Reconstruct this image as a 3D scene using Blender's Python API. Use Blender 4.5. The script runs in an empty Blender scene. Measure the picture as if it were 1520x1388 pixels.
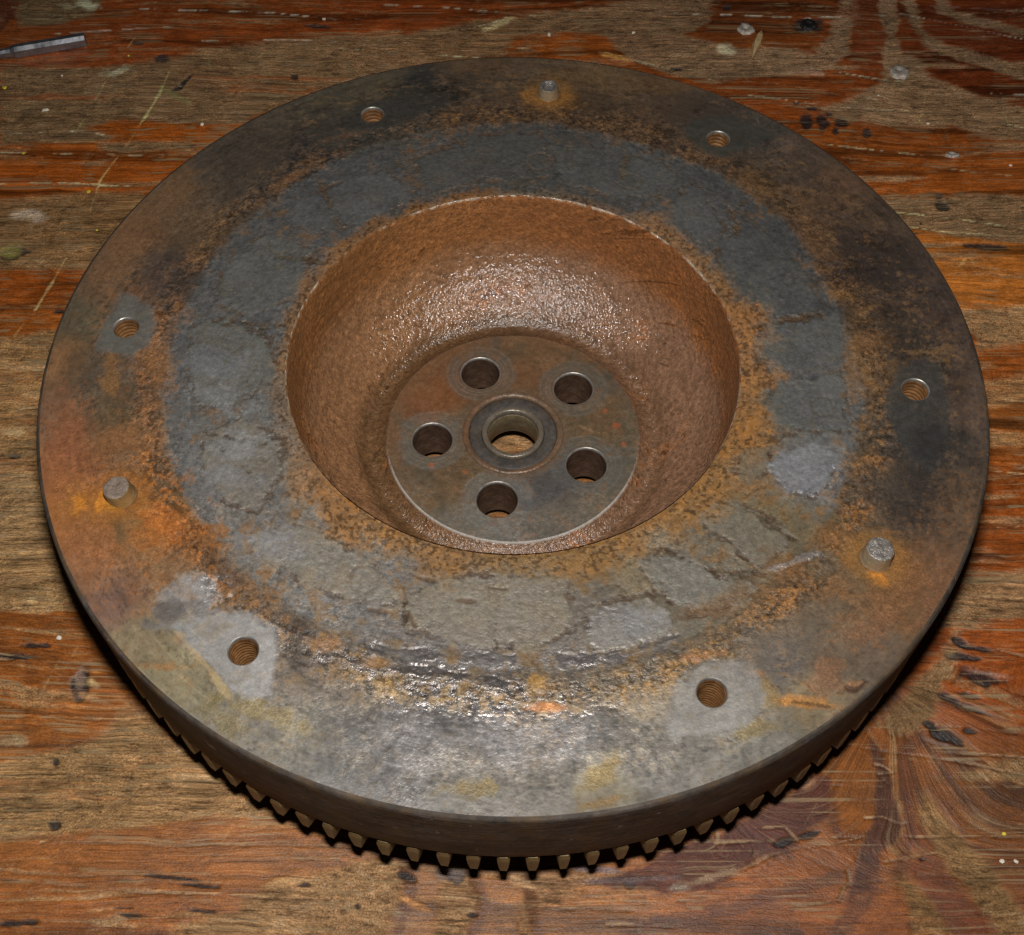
import bpy, bmesh, math, random
import numpy as np
from mathutils import Vector

# ------------------------------------------------------------------ camera, flash, world, exposure
S = 0.14            # metres per flywheel radius: every length below is in flywheel radii
ZT = 0.45           # height of the friction face above the bench, in radii
scene = bpy.context.scene
C = scene.collection

CAM = np.array([-0.0003, -1.59396, 1.97825])      # from the centre of the friction face
ROT = (0.583617, -0.000601, 0.0020162)
FPX, PW, PH = 1753.3, 1520.0, 1388.0              # focal length and size of the photograph in pixels

cam_d = bpy.data.cameras.new('camera')
cam = bpy.data.objects.new('camera', cam_d); C.objects.link(cam)
cam.location = Vector((CAM[0], CAM[1], CAM[2] + ZT)) * S
cam.rotation_euler = ROT
cam_d.sensor_width = 36.0
cam_d.lens = 36.0 * FPX / PW
cam_d.clip_start = 0.01; cam_d.clip_end = 50
scene.camera = cam

FLASH = np.array([0.0, -1.330, 2.152])            # the flash sits just above the lens
KF = 1.15
fl_d = bpy.data.lights.new('camera_flash', 'AREA')
fl_d.shape = 'RECTANGLE'; fl_d.size = 0.022; fl_d.size_y = 0.012
fl = bpy.data.objects.new('camera_flash', fl_d); C.objects.link(fl)
fl.location = Vector((FLASH[0], FLASH[1], FLASH[2] + ZT)) * S
fl.rotation_euler = ROT
D0 = 2.5
fl_d.energy = math.pi ** 2 * (D0 * S) ** 2 * KF * 1.17
fl_d.color = (1.0, 0.98, 0.955)

world = bpy.data.worlds.new('World'); scene.world = world
world.use_nodes = True
world.node_tree.nodes['Background'].inputs[0].default_value = (1.0, 0.9, 0.78, 1)
world.node_tree.nodes['Background'].inputs[1].default_value = 0.007
scene.view_settings.view_transform = 'Standard'
scene.view_settings.look = 'None'
scene.view_settings.exposure = 0.0
scene.view_settings.gamma = 1.0
scene.cycles.max_bounces = 6

# ------------------------------------------------------------------ helpers
def rot_m(rx, ry, rz):
    cx, sx, cy, sy, cz, sz = math.cos(rx), math.sin(rx), math.cos(ry), math.sin(ry), math.cos(rz), math.sin(rz)
    return (np.array([[cz, -sz, 0], [sz, cz, 0], [0, 0, 1]]) @ np.array([[cy, 0, sy], [0, 1, 0], [-sy, 0, cy]])
            @ np.array([[1, 0, 0], [0, cx, -sx], [0, sx, cx]]))
RM = rot_m(*ROT)

def at(pts, z):
    """measured photo points -> real points (x, y) on the level z"""
    p = np.atleast_2d(np.array(pts, float))
    d = np.stack([(p[:, 0] - PW / 2) / FPX, -(p[:, 1] - PH / 2) / FPX, -np.ones(len(p))], 1) @ RM.T
    t = (z - CAM[2]) / d[:, 2]
    return (CAM + d * t[:, None])[:, :2]

FDIR = RM @ np.array([0, 0, -1.0])
def lit(P, z):
    """flash irradiance on a level surface, relative: used to turn observed colours into albedos"""
    v = FLASH - np.array([P[0], P[1], z]); d = np.linalg.norm(v); v = v / d
    return KF * v[2] * max(0.2, -(v @ FDIR)) * (D0 / d) ** 2

def lin(c):
    c = np.array(c, float) / 255.0
    return np.where(c <= 0.04045, c / 12.92, ((c + 0.055) / 1.055) ** 2.4)

def albedo(rgb, P, z, k=1.0):
    return np.clip(lin(rgb) / lit(P, z) * k, 0.004, 0.85)

def _hash(ix, iy, seed):
    h = (ix.astype(np.uint32) * np.uint32(374761393) + iy.astype(np.uint32) * np.uint32(668265263)
         + np.uint32((seed * 974634777 + 12345) & 0xffffffff))
    h = (h ^ (h >> np.uint32(13))) * np.uint32(1274126177)
    h = h ^ (h >> np.uint32(16))
    return (h & np.uint32(0xffffff)).astype(np.float32) / np.float32(0xffffff)

def vnoise(x, y, seed):
    x0 = np.floor(x); y0 = np.floor(y)
    fx = (x - x0).astype(np.float32); fy = (y - y0).astype(np.float32)
    fx = fx * fx * (3 - 2 * fx); fy = fy * fy * (3 - 2 * fy)
    ix = x0.astype(np.int64); iy = y0.astype(np.int64)
    a = _hash(ix, iy, seed); b = _hash(ix + 1, iy, seed); c = _hash(ix, iy + 1, seed); d = _hash(ix + 1, iy + 1, seed)
    return (a + (b - a) * fx) * (1 - fy) + (c + (d - c) * fx) * fy

def fbm(x, y, f, seed, octv=4, gain=0.55):
    """fractal noise, about -1..1"""
    s = np.zeros(len(x), np.float32); a = 1.0; t = 0.0
    X, Y = x * f, y * f
    for o in range(octv):
        s += a * (vnoise(X, Y, seed + o * 17) * 2 - 1); t += a; a *= gain
        X, Y = (X * 0.8 - Y * 0.6) * 2.03 + 11.3, (X * 0.6 + Y * 0.8) * 2.03 - 7.1
    return s / t * 1.5

def sst(a, b, x):
    t = np.clip((x - a) / (b - a), 0, 1)
    return t * t * (3 - 2 * t)

class Sheet:
    """colour, height, gloss and grain of one surface, painted with noise-edged shapes"""
    def __init__(s, X, Y, z):
        s.X = X.astype(np.float64); s.Y = Y.astype(np.float64); s.z = z; n = len(X); s.n = n
        s.col = np.zeros((n, 3)); s.h = np.zeros(n); s.gloss = np.zeros(n); s.grain = np.ones(n)
    def swatches(s, pts, sig, wx, wy, asp=1.0):
        P = at([p[0:2] for p in pts], s.z)
        A = np.array([np.log(albedo(p[2], P[i], s.z)) for i, p in enumerate(pts)])
        out = np.zeros((s.n, 3)); ws = np.full(s.n, 1e-9)
        for i in range(len(pts)):
            d2 = ((s.X + wx - P[i, 0]) / asp) ** 2 + (s.Y + wy - P[i, 1]) ** 2
            w = 1.0 / (d2 + sig * sig) ** 2.2
            out += w[:, None] * A[i]; ws += w
        return np.exp(out / ws[:, None])
    def box(s, P, pad):
        m = (s.X > P[:, 0].min() - pad) & (s.X < P[:, 0].max() + pad) & (s.Y > P[:, 1].min() - pad) & (s.Y < P[:, 1].max() + pad)
        return np.nonzero(m)[0]
    def poly(s, pts, soft=0.006, nz=None, amp=0.0, P=None, pad=0.06):
        """mask of a polygon given by measured points"""
        P = at(pts, s.z) if P is None else P
        idx = s.box(P, pad); x = s.X[idx]; y = s.Y[idx]
        d = np.full(len(idx), 1e9); ins = np.zeros(len(idx), bool)
        for i in range(len(P)):
            ax, ay = P[i]; bx, by = P[(i + 1) % len(P)]
            ex, ey = bx - ax, by - ay
            t = np.clip(((x - ax) * ex + (y - ay) * ey) / (ex * ex + ey * ey + 1e-12), 0, 1)
            d = np.minimum(d, (x - ax - t * ex) ** 2 + (y - ay - t * ey) ** 2)
            c = ((ay > y) != (by > y)) & (x < ex * (y - ay) / (ey if abs(ey) > 1e-12 else 1e-12) + ax)
            ins ^= c
        d = np.sqrt(d) * np.where(ins, 1, -1)
        if nz is not None: d = d + amp * nz[idx]
        return idx, sst(-soft, soft, d)
    def line(s, pts, w=0.004, nz=None, amp=0.0, soft=0.6):
        P = at(pts, s.z); idx = s.box(P, w * 3 + amp * 2 + 0.01); x = s.X[idx]; y = s.Y[idx]
        d = np.full(len(idx), 1e9)
        for i in range(len(P) - 1):
            ax, ay = P[i]; ex, ey = P[i + 1] - P[i]
            t = np.clip(((x - ax) * ex + (y - ay) * ey) / (ex * ex + ey * ey + 1e-12), 0, 1)
            d = np.minimum(d, (x - ax - t * ex) ** 2 + (y - ay - t * ey) ** 2)
        d = np.sqrt(d)
        if nz is not None: d = d + amp * nz[idx]
        return idx, 1 - sst(w * (1 - soft), w * (1 + soft), d)
    def blob(s, c, rx, ry, nz=None, amp=0.0, soft=0.5, ang=0.0):
        c = np.array(c, float); a = math.radians(ang)
        P = at([c, c + np.array([math.cos(a), math.sin(a)]) * rx, c + np.array([-math.sin(a), math.cos(a)]) * ry], s.z)
        e1, e2 = P[1] - P[0], P[2] - P[0]; M = np.linalg.inv(np.array([e1, e2]).T)
        r = max(np.linalg.norm(e1), np.linalg.norm(e2)) * (1.6 + amp)
        idx = s.box(P[:1], r); q = M @ np.array([s.X[idx] - P[0, 0], s.Y[idx] - P[0, 1]])
        d = np.hypot(q[0], q[1])
        if nz is not None: d = d + amp * nz[idx]
        return idx, 1 - sst(1 - soft, 1 + soft, d)
    def tint(s, im, rgb, amt=1.0, where=None, h=0.0, gloss=None, grain=None):
        idx, m = im; m = m * amt
        if where is not None: m = m * where[idx]
        if len(idx) == 0: return
        if rgb is not None:
            cx, cy = s.X[idx].mean(), s.Y[idx].mean()
            ww = m.sum() + 1e-9; cx, cy = (s.X[idx] * m).sum() / ww, (s.Y[idx] * m).sum() / ww
            if m.sum() < 1e-6: cx, cy = s.X[idx].mean(), s.Y[idx].mean()
            a = albedo(rgb, (cx, cy), s.z)
            s.col[idx] = s.col[idx] * (1 - m[:, None]) + a * m[:, None]
        if h: s.h[idx] += h * m
        if gloss is not None: s.gloss[idx] = s.gloss[idx] * (1 - m) + gloss * m
        if grain is not None: s.grain[idx] = s.grain[idx] * (1 - m) + grain * m

def raw_mesh(name, verts, quads, smooth=True, attrs=None, mat=None, sizes=4):
    """verts (n,3) in radii above the friction face; quads (m,k) indices"""
    me = bpy.data.meshes.new(name); v = np.array(verts, np.float64).copy()
    v[:, 2] += ZT; v *= S
    q = np.asarray(quads, np.int32); k = q.shape[1]
    me.vertices.add(len(v)); me.vertices.foreach_set('co', v.astype(np.float32).ravel())
    me.loops.add(q.size); me.loops.foreach_set('vertex_index', q.ravel())
    me.polygons.add(len(q)); me.polygons.foreach_set('loop_start', np.arange(0, q.size, k, dtype=np.int32))
    me.polygons.foreach_set('loop_total', np.full(len(q), k, np.int32))
    me.polygons.foreach_set('use_smooth', np.full(len(q), smooth))
    me.update(calc_edges=True)
    if attrs:
        for an, av in attrs.items():
            if av.ndim == 2:
                a = me.attributes.new(an, 'FLOAT_COLOR', 'POINT')
                a.data.foreach_set('color', np.concatenate([av, np.ones((len(av), 1))], 1).astype(np.float32).ravel())
            else:
                a = me.attributes.new(an, 'FLOAT', 'POINT'); a.data.foreach_set('value', av.astype(np.float32))
    if mat: me.materials.append(mat)
    return me

def link(name, me, parent=None, loc=None):
    o = bpy.data.objects.new(name, me); C.objects.link(o)
    if parent: o.parent = parent
    if loc is not None: o.location = loc
    return o

def lathe(profile, n=160, closed=False):
    """surface of revolution, profile = [(r, z)...]"""
    p = np.array(profile, float); k = len(p); th = np.arange(n) * 2 * np.pi / n
    v = np.stack([np.outer(np.cos(th), p[:, 0]), np.outer(np.sin(th), p[:, 0]), np.tile(p[:, 1], (n, 1))], 2).reshape(-1, 3)
    i = np.arange(n)[:, None]; j = np.arange(k if closed else k - 1)[None, :]; j2 = (j + 1) % k
    q = np.stack([i * k + j, ((i + 1) % n) * k + j, ((i + 1) % n) * k + j2, i * k + j2], 2).reshape(-1, 4)
    return v, q

def bm_mesh(name, bm, mat, smooth=True, bev=0.0):
    me = bpy.data.meshes.new(name)
    if bev:
        bmesh.ops.bevel(bm, geom=bm.edges[:], offset=bev, segments=2, affect='EDGES', profile=0.6)
    bmesh.ops.recalc_face_normals(bm, faces=bm.faces[:])
    for f in bm.faces: f.smooth = smooth
    bm.to_mesh(me); bm.free(); me.materials.append(mat)
    return me

def tag(o, label=None, cat=None, group=None, kind=None):
    if label: o['label'] = label
    if cat: o['category'] = cat
    if group: o['group'] = group
    if kind: o['kind'] = kind
    return o

# ------------------------------------------------------------------ materials
class Mat:
    def __init__(s, name):
        s.m = bpy.data.materials.new(name); s.m.use_nodes = True; s.t = s.m.node_tree; s.N = s.t.nodes
        s.b = s.N['Principled BSDF']
        tc = s.N.new('ShaderNodeTexCoord'); mp = s.N.new('ShaderNodeMapping')
        mp.inputs['Scale'].default_value = (1 / S,) * 3; s.t.links.new(tc.outputs['Object'], mp.inputs[0]); s.co = s.obj = mp.outputs[0]
    def L(s, a, b): s.t.links.new(a, b)
    def scaled(s, sx, sy, sz=1.0, rz=0.0, plain=False):
        mp = s.N.new('ShaderNodeMapping'); mp.inputs['Scale'].default_value = (sx, sy, sz); mp.inputs['Rotation'].default_value = (0, 0, rz)
        s.L(s.obj if plain else s.co, mp.inputs[0]); return mp.outputs[0]
    def noise(s, scale, detail=3, rough=0.55, co=None, dist=0.0):
        n = s.N.new('ShaderNodeTexNoise'); n.inputs['Scale'].default_value = scale; n.inputs['Detail'].default_value = detail
        n.inputs['Roughness'].default_value = rough; n.inputs['Distortion'].default_value = dist
        s.L(co or s.co, n.inputs['Vector']); return n.outputs['Fac']
    def voro(s, scale, feat='F1', co=None, rnd=1.0):
        n = s.N.new('ShaderNodeTexVoronoi'); n.feature = feat; n.inputs['Scale'].default_value = scale
        n.inputs['Randomness'].default_value = rnd; s.L(co or s.co, n.inputs['Vector']); return n.outputs['Distance']
    def attr(s, name):
        a = s.N.new('ShaderNodeAttribute'); a.attribute_name = name; return a
    def math(s, op, a, b=None, c=None, clamp=False):
        n = s.N.new('ShaderNodeMath'); n.operation = op; n.use_clamp = clamp
        for i, v in enumerate((a, b, c)):
            if v is None: continue
            if isinstance(v, (int, float)): n.inputs[i].default_value = v
            else: s.L(v, n.inputs[i])
        return n.outputs[0]
    def ramp(s, f, a, b, va=0.0, vb=1.0):
        n = s.N.new('ShaderNodeMapRange'); n.inputs[1].default_value = a; n.inputs[2].default_value = b
        n.inputs[3].default_value = va; n.inputs[4].default_value = vb; s.L(f, n.inputs[0]); return n.outputs[0]
    def mix(s, f, a, b, mode='MIX'):
        n = s.N.new('ShaderNodeMix'); n.data_type = 'RGBA'; n.blend_type = mode
        for sock, v in ((n.inputs[0], f), (n.inputs[6], a), (n.inputs[7], b)):
            if isinstance(v, (int, float)): sock.default_value = v
            elif isinstance(v, tuple): sock.default_value = (*v, 1)
            else: s.L(v, sock)
        return n.outputs[2]
    def bump(s, hgt, dist, strength=1.0, prev=None):
        n = s.N.new('ShaderNodeBump'); n.inputs['Distance'].default_value = dist * S
        if isinstance(strength, (int, float)): n.inputs['Strength'].default_value = strength
        else: s.L(strength, n.inputs['Strength'])
        s.L(hgt, n.inputs['Height'])
        if prev: s.L(prev, n.inputs['Normal'])
        return n.outputs[0]
    def set(s, **k):
        names = dict(col='Base Color', rough='Roughness', metal='Metallic', spec='Specular IOR Level', nrm='Normal')
        for a, v in k.items():
            i = s.b.inputs[names[a]]
            if isinstance(v, (int, float)): i.default_value = v
            elif isinstance(v, tuple): i.default_value = (*v, 1)
            else: s.L(v, i)
        return s.m

def iron_material(name, bump_scale=150.0, bump_d=0.0016, shine=0.0, metal=0.55):
    """corroded cast iron: stain colours from the surface's own attributes, grain and pits from noise"""
    m = Mat(name)
    col = m.attr('stain').outputs['Color']; gl = m.attr('gloss').outputs['Fac']; gr = m.attr('grain').outputs['Fac']
    f1 = m.noise(90, 4, 0.65); f2 = m.noise(330, 2, 0.6)
    v = m.math('MULTIPLY', m.ramp(f1, 0.34, 0.66, 0.62, 1.38), m.ramp(f2, 0.36, 0.64, 0.68, 1.32))
    v = m.math('ADD', m.math('MULTIPLY', m.math('SUBTRACT', v, 1.0), m.math('MAXIMUM', gr, 0.25)), 1.0)
    vv = m.N.new('ShaderNodeCombineColor')
    for i in range(3): m.L(v, vv.inputs[i])
    c = m.mix(1.0, col, vv.outputs[0], 'MULTIPLY')
    # tiny rust flecks
    fl_ = m.math('MULTIPLY', m.ramp(m.noise(150, 3, 0.75), 0.56, 0.63), m.math('MULTIPLY', gr, 0.5), clamp=True)
    c = m.mix(fl_, c, (0.16, 0.075, 0.03))
    n1 = m.noise(bump_scale, 2, 0.6); n2 = m.noise(bump_scale * 0.4, 3, 0.6)
    h = m.math('ADD', n1, m.math('MULTIPLY', n2, 0.30))
    nr = m.bump(h, bump_d * 3, m.math('MULTIPLY', gr, 0.62, clamp=True))
    rough = m.math('SUBTRACT', 0.58 - shine, m.math('MULTIPLY', gl, 0.27))
    rough = m.math('ADD', rough, m.ramp(f1, 0.3, 0.7, -0.07, 0.07))
    return m.set(col=c, rough=rough, metal=m.math('MULTIPLY', gl, metal), spec=m.ramp(gl, 0, 1, 0.2, 1.0), nrm=nr)

def plain_iron(name, rgb, rough=0.5, metal=0.0, spec=0.5, ns=120, var=0.35, bd=0.002, bs=0.5, rust=None, rust_amt=0.5, lathe_lines=0.0):
    m = Mat(name)
    f = m.noise(ns, 4, 0.65); g = m.noise(ns * 0.18, 3, 0.6)
    k = m.math('MULTIPLY', m.ramp(f, 0.25, 0.75, 1 - var, 1 + var), m.ramp(g, 0.3, 0.7, 1 - var * 0.7, 1 + var * 0.7))
    kk = m.N.new('ShaderNodeCombineColor')
    for i in range(3): m.L(k, kk.inputs[i])
    c = m.mix(1.0, rgb, kk.outputs[0], 'MULTIPLY')
    if rust: c = m.mix(m.math('MULTIPLY', m.ramp(m.noise(ns * 0.3, 4, 0.7), 0.45, 0.62), rust_amt), c, rust)
    if lathe_lines:
        ll = m.noise(9, 3, 0.6, m.scaled(0.35, 0.35, 26)); ck = m.noise(16, 4, 0.7, m.scaled(1, 1, 1.6))
        kk = m.N.new('ShaderNodeCombineColor'); k2 = m.math('MULTIPLY', m.ramp(ll, 0.35, 0.65, 1 - lathe_lines, 1 + lathe_lines), m.ramp(ck, 0.35, 0.65, 0.72, 1.28))
        for i in range(3): m.L(k2, kk.inputs[i])
        c = m.mix(1.0, c, kk.outputs[0], 'MULTIPLY'); nick = m.ramp(m.noise(34, 2, 0.5, m.scaled(1, 1, 0.8)), 0.70, 0.73)
        c = m.mix(nick, c, (0.12, 0.10, 0.08)); f = m.math('ADD', m.math('ADD', f, m.math('MULTIPLY', ll, 0.8)), m.math('MULTIPLY', nick, -0.8))
    return m.set(col=c, rough=m.ramp(f, 0.3, 0.7, rough - 0.08, rough + 0.08), metal=metal, spec=spec, nrm=m.bump(f, bd * 3, bs))

def wood_material():
    m = Mat('worn_plywood')
    cx_ = m.N.new('ShaderNodeCombineXYZ'); m.L(m.attr('grain_u').outputs['Fac'], cx_.inputs[0]); m.L(m.attr('grain_v').outputs['Fac'], cx_.inputs[1]); m.co = cx_.outputs[0]
    col = m.attr('stain').outputs['Color']; gl = m.attr('gloss').outputs['Fac']; gr = m.attr('grain').outputs['Fac']
    fib = m.noise(30, 5, 0.7, m.scaled(0.30, 4.0))
    fine = m.noise(80, 4, 0.7, m.scaled(0.55, 2.0))
    spk = m.noise(190, 3, 0.75, m.scaled(0.75, 1.2))
    mot = m.noise(26, 5, 0.75, m.scaled(0.6, 1.6))
    v = m.math('MULTIPLY', m.ramp(fib, 0.36, 0.64, 0.80, 1.20), m.ramp(fine, 0.38, 0.62, 0.78, 1.22))
    calm0 = m.math('SUBTRACT', 1.0, m.math('MULTIPLY', m.attr('calm').outputs['Fac'], 0.6))
    v = m.math('ADD', 1.0, m.math('MULTIPLY', m.math('SUBTRACT', v, 1.0), calm0))
    sp = m.math('ADD', 1.0, m.math('MULTIPLY', m.ramp(spk, 0.36, 0.64, -0.42, 0.42), m.math('ADD', m.math('MULTIPLY', gr, 0.85), 0.15)))
    sp = m.math('MULTIPLY', sp, m.ramp(mot, 0.36, 0.64, 0.74, 1.26))
    grit = m.noise(300, 2, 0.6, m.scaled(0.8, 1.0, 1, 0, True))
    sp = m.math('MULTIPLY', sp, m.ramp(grit, 0.36, 0.64, 0.78, 1.22))
    blot = m.noise(14, 5, 0.7, m.scaled(0.7, 1.2, 1, 0, True)); sp = m.math('MULTIPLY', sp, m.ramp(blot, 0.36, 0.64, 0.80, 1.18))
    pore = m.ramp(m.noise(60, 2, 0.6, m.scaled(0.12, 3.4)), 0.61, 0.66, 1.0, 0.55)
    v = m.math('MULTIPLY', m.math('MULTIPLY', v, sp), pore)
    vv = m.N.new('ShaderNodeCombineColor')
    for i in range(3): m.L(v, vv.inputs[i])
    c = m.mix(1.0, col, vv.outputs[0], 'MULTIPLY')
    # pale lifted fibres and hairline scratches at several angles
    flk = m.ramp(m.noise(75, 2, 0.6, m.scaled(0.22, 2.6)), 0.57, 0.64)
    flk = m.math('MULTIPLY', flk, m.math('ADD', m.math('MULTIPLY', gr, 0.62), 0.05), clamp=True)
    flk = m.math('MULTIPLY', flk, m.ramp(mot, 0.40, 0.58, 0.25, 1.0))
    scr = None
    calm = m.math('SUBTRACT', 1.0, m.math('MULTIPLY', m.attr('calm').outputs['Fac'], 0.8))
    c = m.mix(m.math('MULTIPLY', flk, calm), c, (0.36, 0.26, 0.14))
    for rz, sc, th, am in ((0.04, 7.5, 0.635, 0.65), (0.02, 4.5, 0.645, 0.7), (1.15, 5.0, 0.66, 0.5), (-0.75, 5.5, 0.665, 0.45), (1.9, 4.0, 0.66, 0.5), (0.5, 5.0, 0.67, 0.4)):
        sx = m.noise(sc, 1, 0.4, m.scaled(0.30, 18.0, 1, rz, rz > 0.1 or rz < 0), 0.15)
        lnm = m.math('MULTIPLY', m.ramp(sx, th, th + 0.022), m.ramp(m.noise(9, 2), 0.45, 0.58, 0.0, am), clamp=True)
        if 0 < rz < 0.1: lnm = m.math('MULTIPLY', lnm, calm)
        c = m.mix(lnm, c, (0.34, 0.24, 0.125)); scr = lnm if scr is None else m.math('MAXIMUM', scr, lnm)
    h = m.math('ADD', m.math('ADD', m.math('MULTIPLY', fib, 1.0), m.math('MULTIPLY', fine, 0.8)), m.math('ADD', m.math('MULTIPLY', m.math('MULTIPLY', spk, gr), 1.3), m.math('MULTIPLY', grit, 0.5)))
    h = m.math('ADD', h, m.math('MULTIPLY', scr, 0.5))
    nr = m.bump(h, 0.006, m.math('ADD', 0.30, m.math('MULTIPLY', gr, 0.45), clamp=True))
    rough = m.math('SUBTRACT', 0.62, m.math('MULTIPLY', gl, 0.26))
    return m.set(col=c, rough=rough, spec=m.ramp(gl, 0, 1, 0.10, 0.50), nrm=nr)

MAT_IRON = iron_material('corroded_iron', 230.0, 0.0013)
MAT_BOWL = iron_material('rusty_casting', 150.0, 0.0026, 0.17, 0.0)
MAT_WOOD = wood_material()
MAT_RIM = plain_iron('rim_iron', (0.056, 0.046, 0.038), 0.55, 0, 0.12, 60, 0.35, 0.0014, 0.5, (0.085, 0.052, 0.026), 0.7, 0.3)
MAT_UNDER = plain_iron('oily_iron', (0.010, 0.008, 0.006), 0.7, 0, 0.1)
MAT_TOOTH = plain_iron('tooth_steel', (0.27, 0.20, 0.085), 0.45, 0.1, 0.3, 30, 0.5, 0.002, 0.4, (0.07, 0.045, 0.02), 0.9)
MAT_BORE = plain_iron('bore_rust', (0.075, 0.042, 0.026), 0.45, 0, 0.5, 60, 0.4, 0.002, 0.6)
MAT_THREAD = plain_iron('thread_rust', (0.20, 0.095, 0.035), 0.4, 0.2, 0.6, 60, 0.4)
MAT_LIP = plain_iron('machined_lip', (0.30, 0.28, 0.25), 0.42, 0.6, 0.6, 60, 0.3, 0.0006, 0.4)
MAT_PIN = plain_iron('dowel_steel', (0.24, 0.185, 0.12), 0.36, 0.15, 0.7, 60, 0.35, 0.002, 0.5, (0.22, 0.12, 0.04), 0.6)
MAT_PINTOP = plain_iron('dowel_top', (0.17, 0.15, 0.13), 0.3, 0.1, 0.8, 60, 0.5, 0.003, 0.9)
MAT_PINRUST = plain_iron('rusty_dowel', (0.17, 0.105, 0.045), 0.5, 0.0, 0.5, 60, 0.35, 0.002, 0.5, (0.26, 0.13, 0.03), 0.6)
MAT_PINDULL = plain_iron('dull_dowel_top', (0.20, 0.15, 0.115), 0.5, 0.0, 0.5, 60, 0.4, 0.003, 0.8)
MAT_RACE = plain_iron('race_steel', (0.17, 0.140, 0.105), 0.34, 0.35, 0.6, 90, 0.25, 0.001, 0.4)
MAT_RACE2 = plain_iron('outer_race_steel', (0.14, 0.09, 0.055), 0.42, 0.2, 0.6, 70, 0.35, 0.002, 0.5, (0.2, 0.09, 0.04), 0.6)
MAT_SEAL = plain_iron('rubber_seal', (0.055, 0.048, 0.043), 0.5, 0, 0.4, 90, 0.4, 0.001, 0.4, (0.09, 0.065, 0.04), 0.5)
MAT_BRASS = plain_iron('bronze_bush', (0.20, 0.15, 0.085), 0.4, 0.35, 0.6, 60, 0.4)
MAT_TOOL = plain_iron('tool_steel', (0.34, 0.34, 0.36), 0.33, 0.85, 0.6, 30, 0.3, 0.0006, 0.3)
MAT_NAIL = plain_iron('nail_steel', (0.55, 0.48, 0.40), 0.4, 0.25, 0.6, 90, 0.35, 0.004, 0.7)
MAT_NAILDK = plain_iron('tarred_nail', (0.02, 0.018, 0.018), 0.3, 0.0, 0.6, 90, 0.3, 0.004, 0.7)
MAT_SPLINT = plain_iron('pale_wood', (0.62, 0.42, 0.20), 0.6, 0, 0.3, 80, 0.25, 0.002, 0.5)
MAT_YEL = plain_iron('yellow_crumb', (0.75, 0.60, 0.04), 0.6, 0, 0.3, 60, 0.2)
MAT_WHT = plain_iron('white_crumb', (0.85, 0.78, 0.62), 0.6, 0, 0.3, 60, 0.2)

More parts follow.
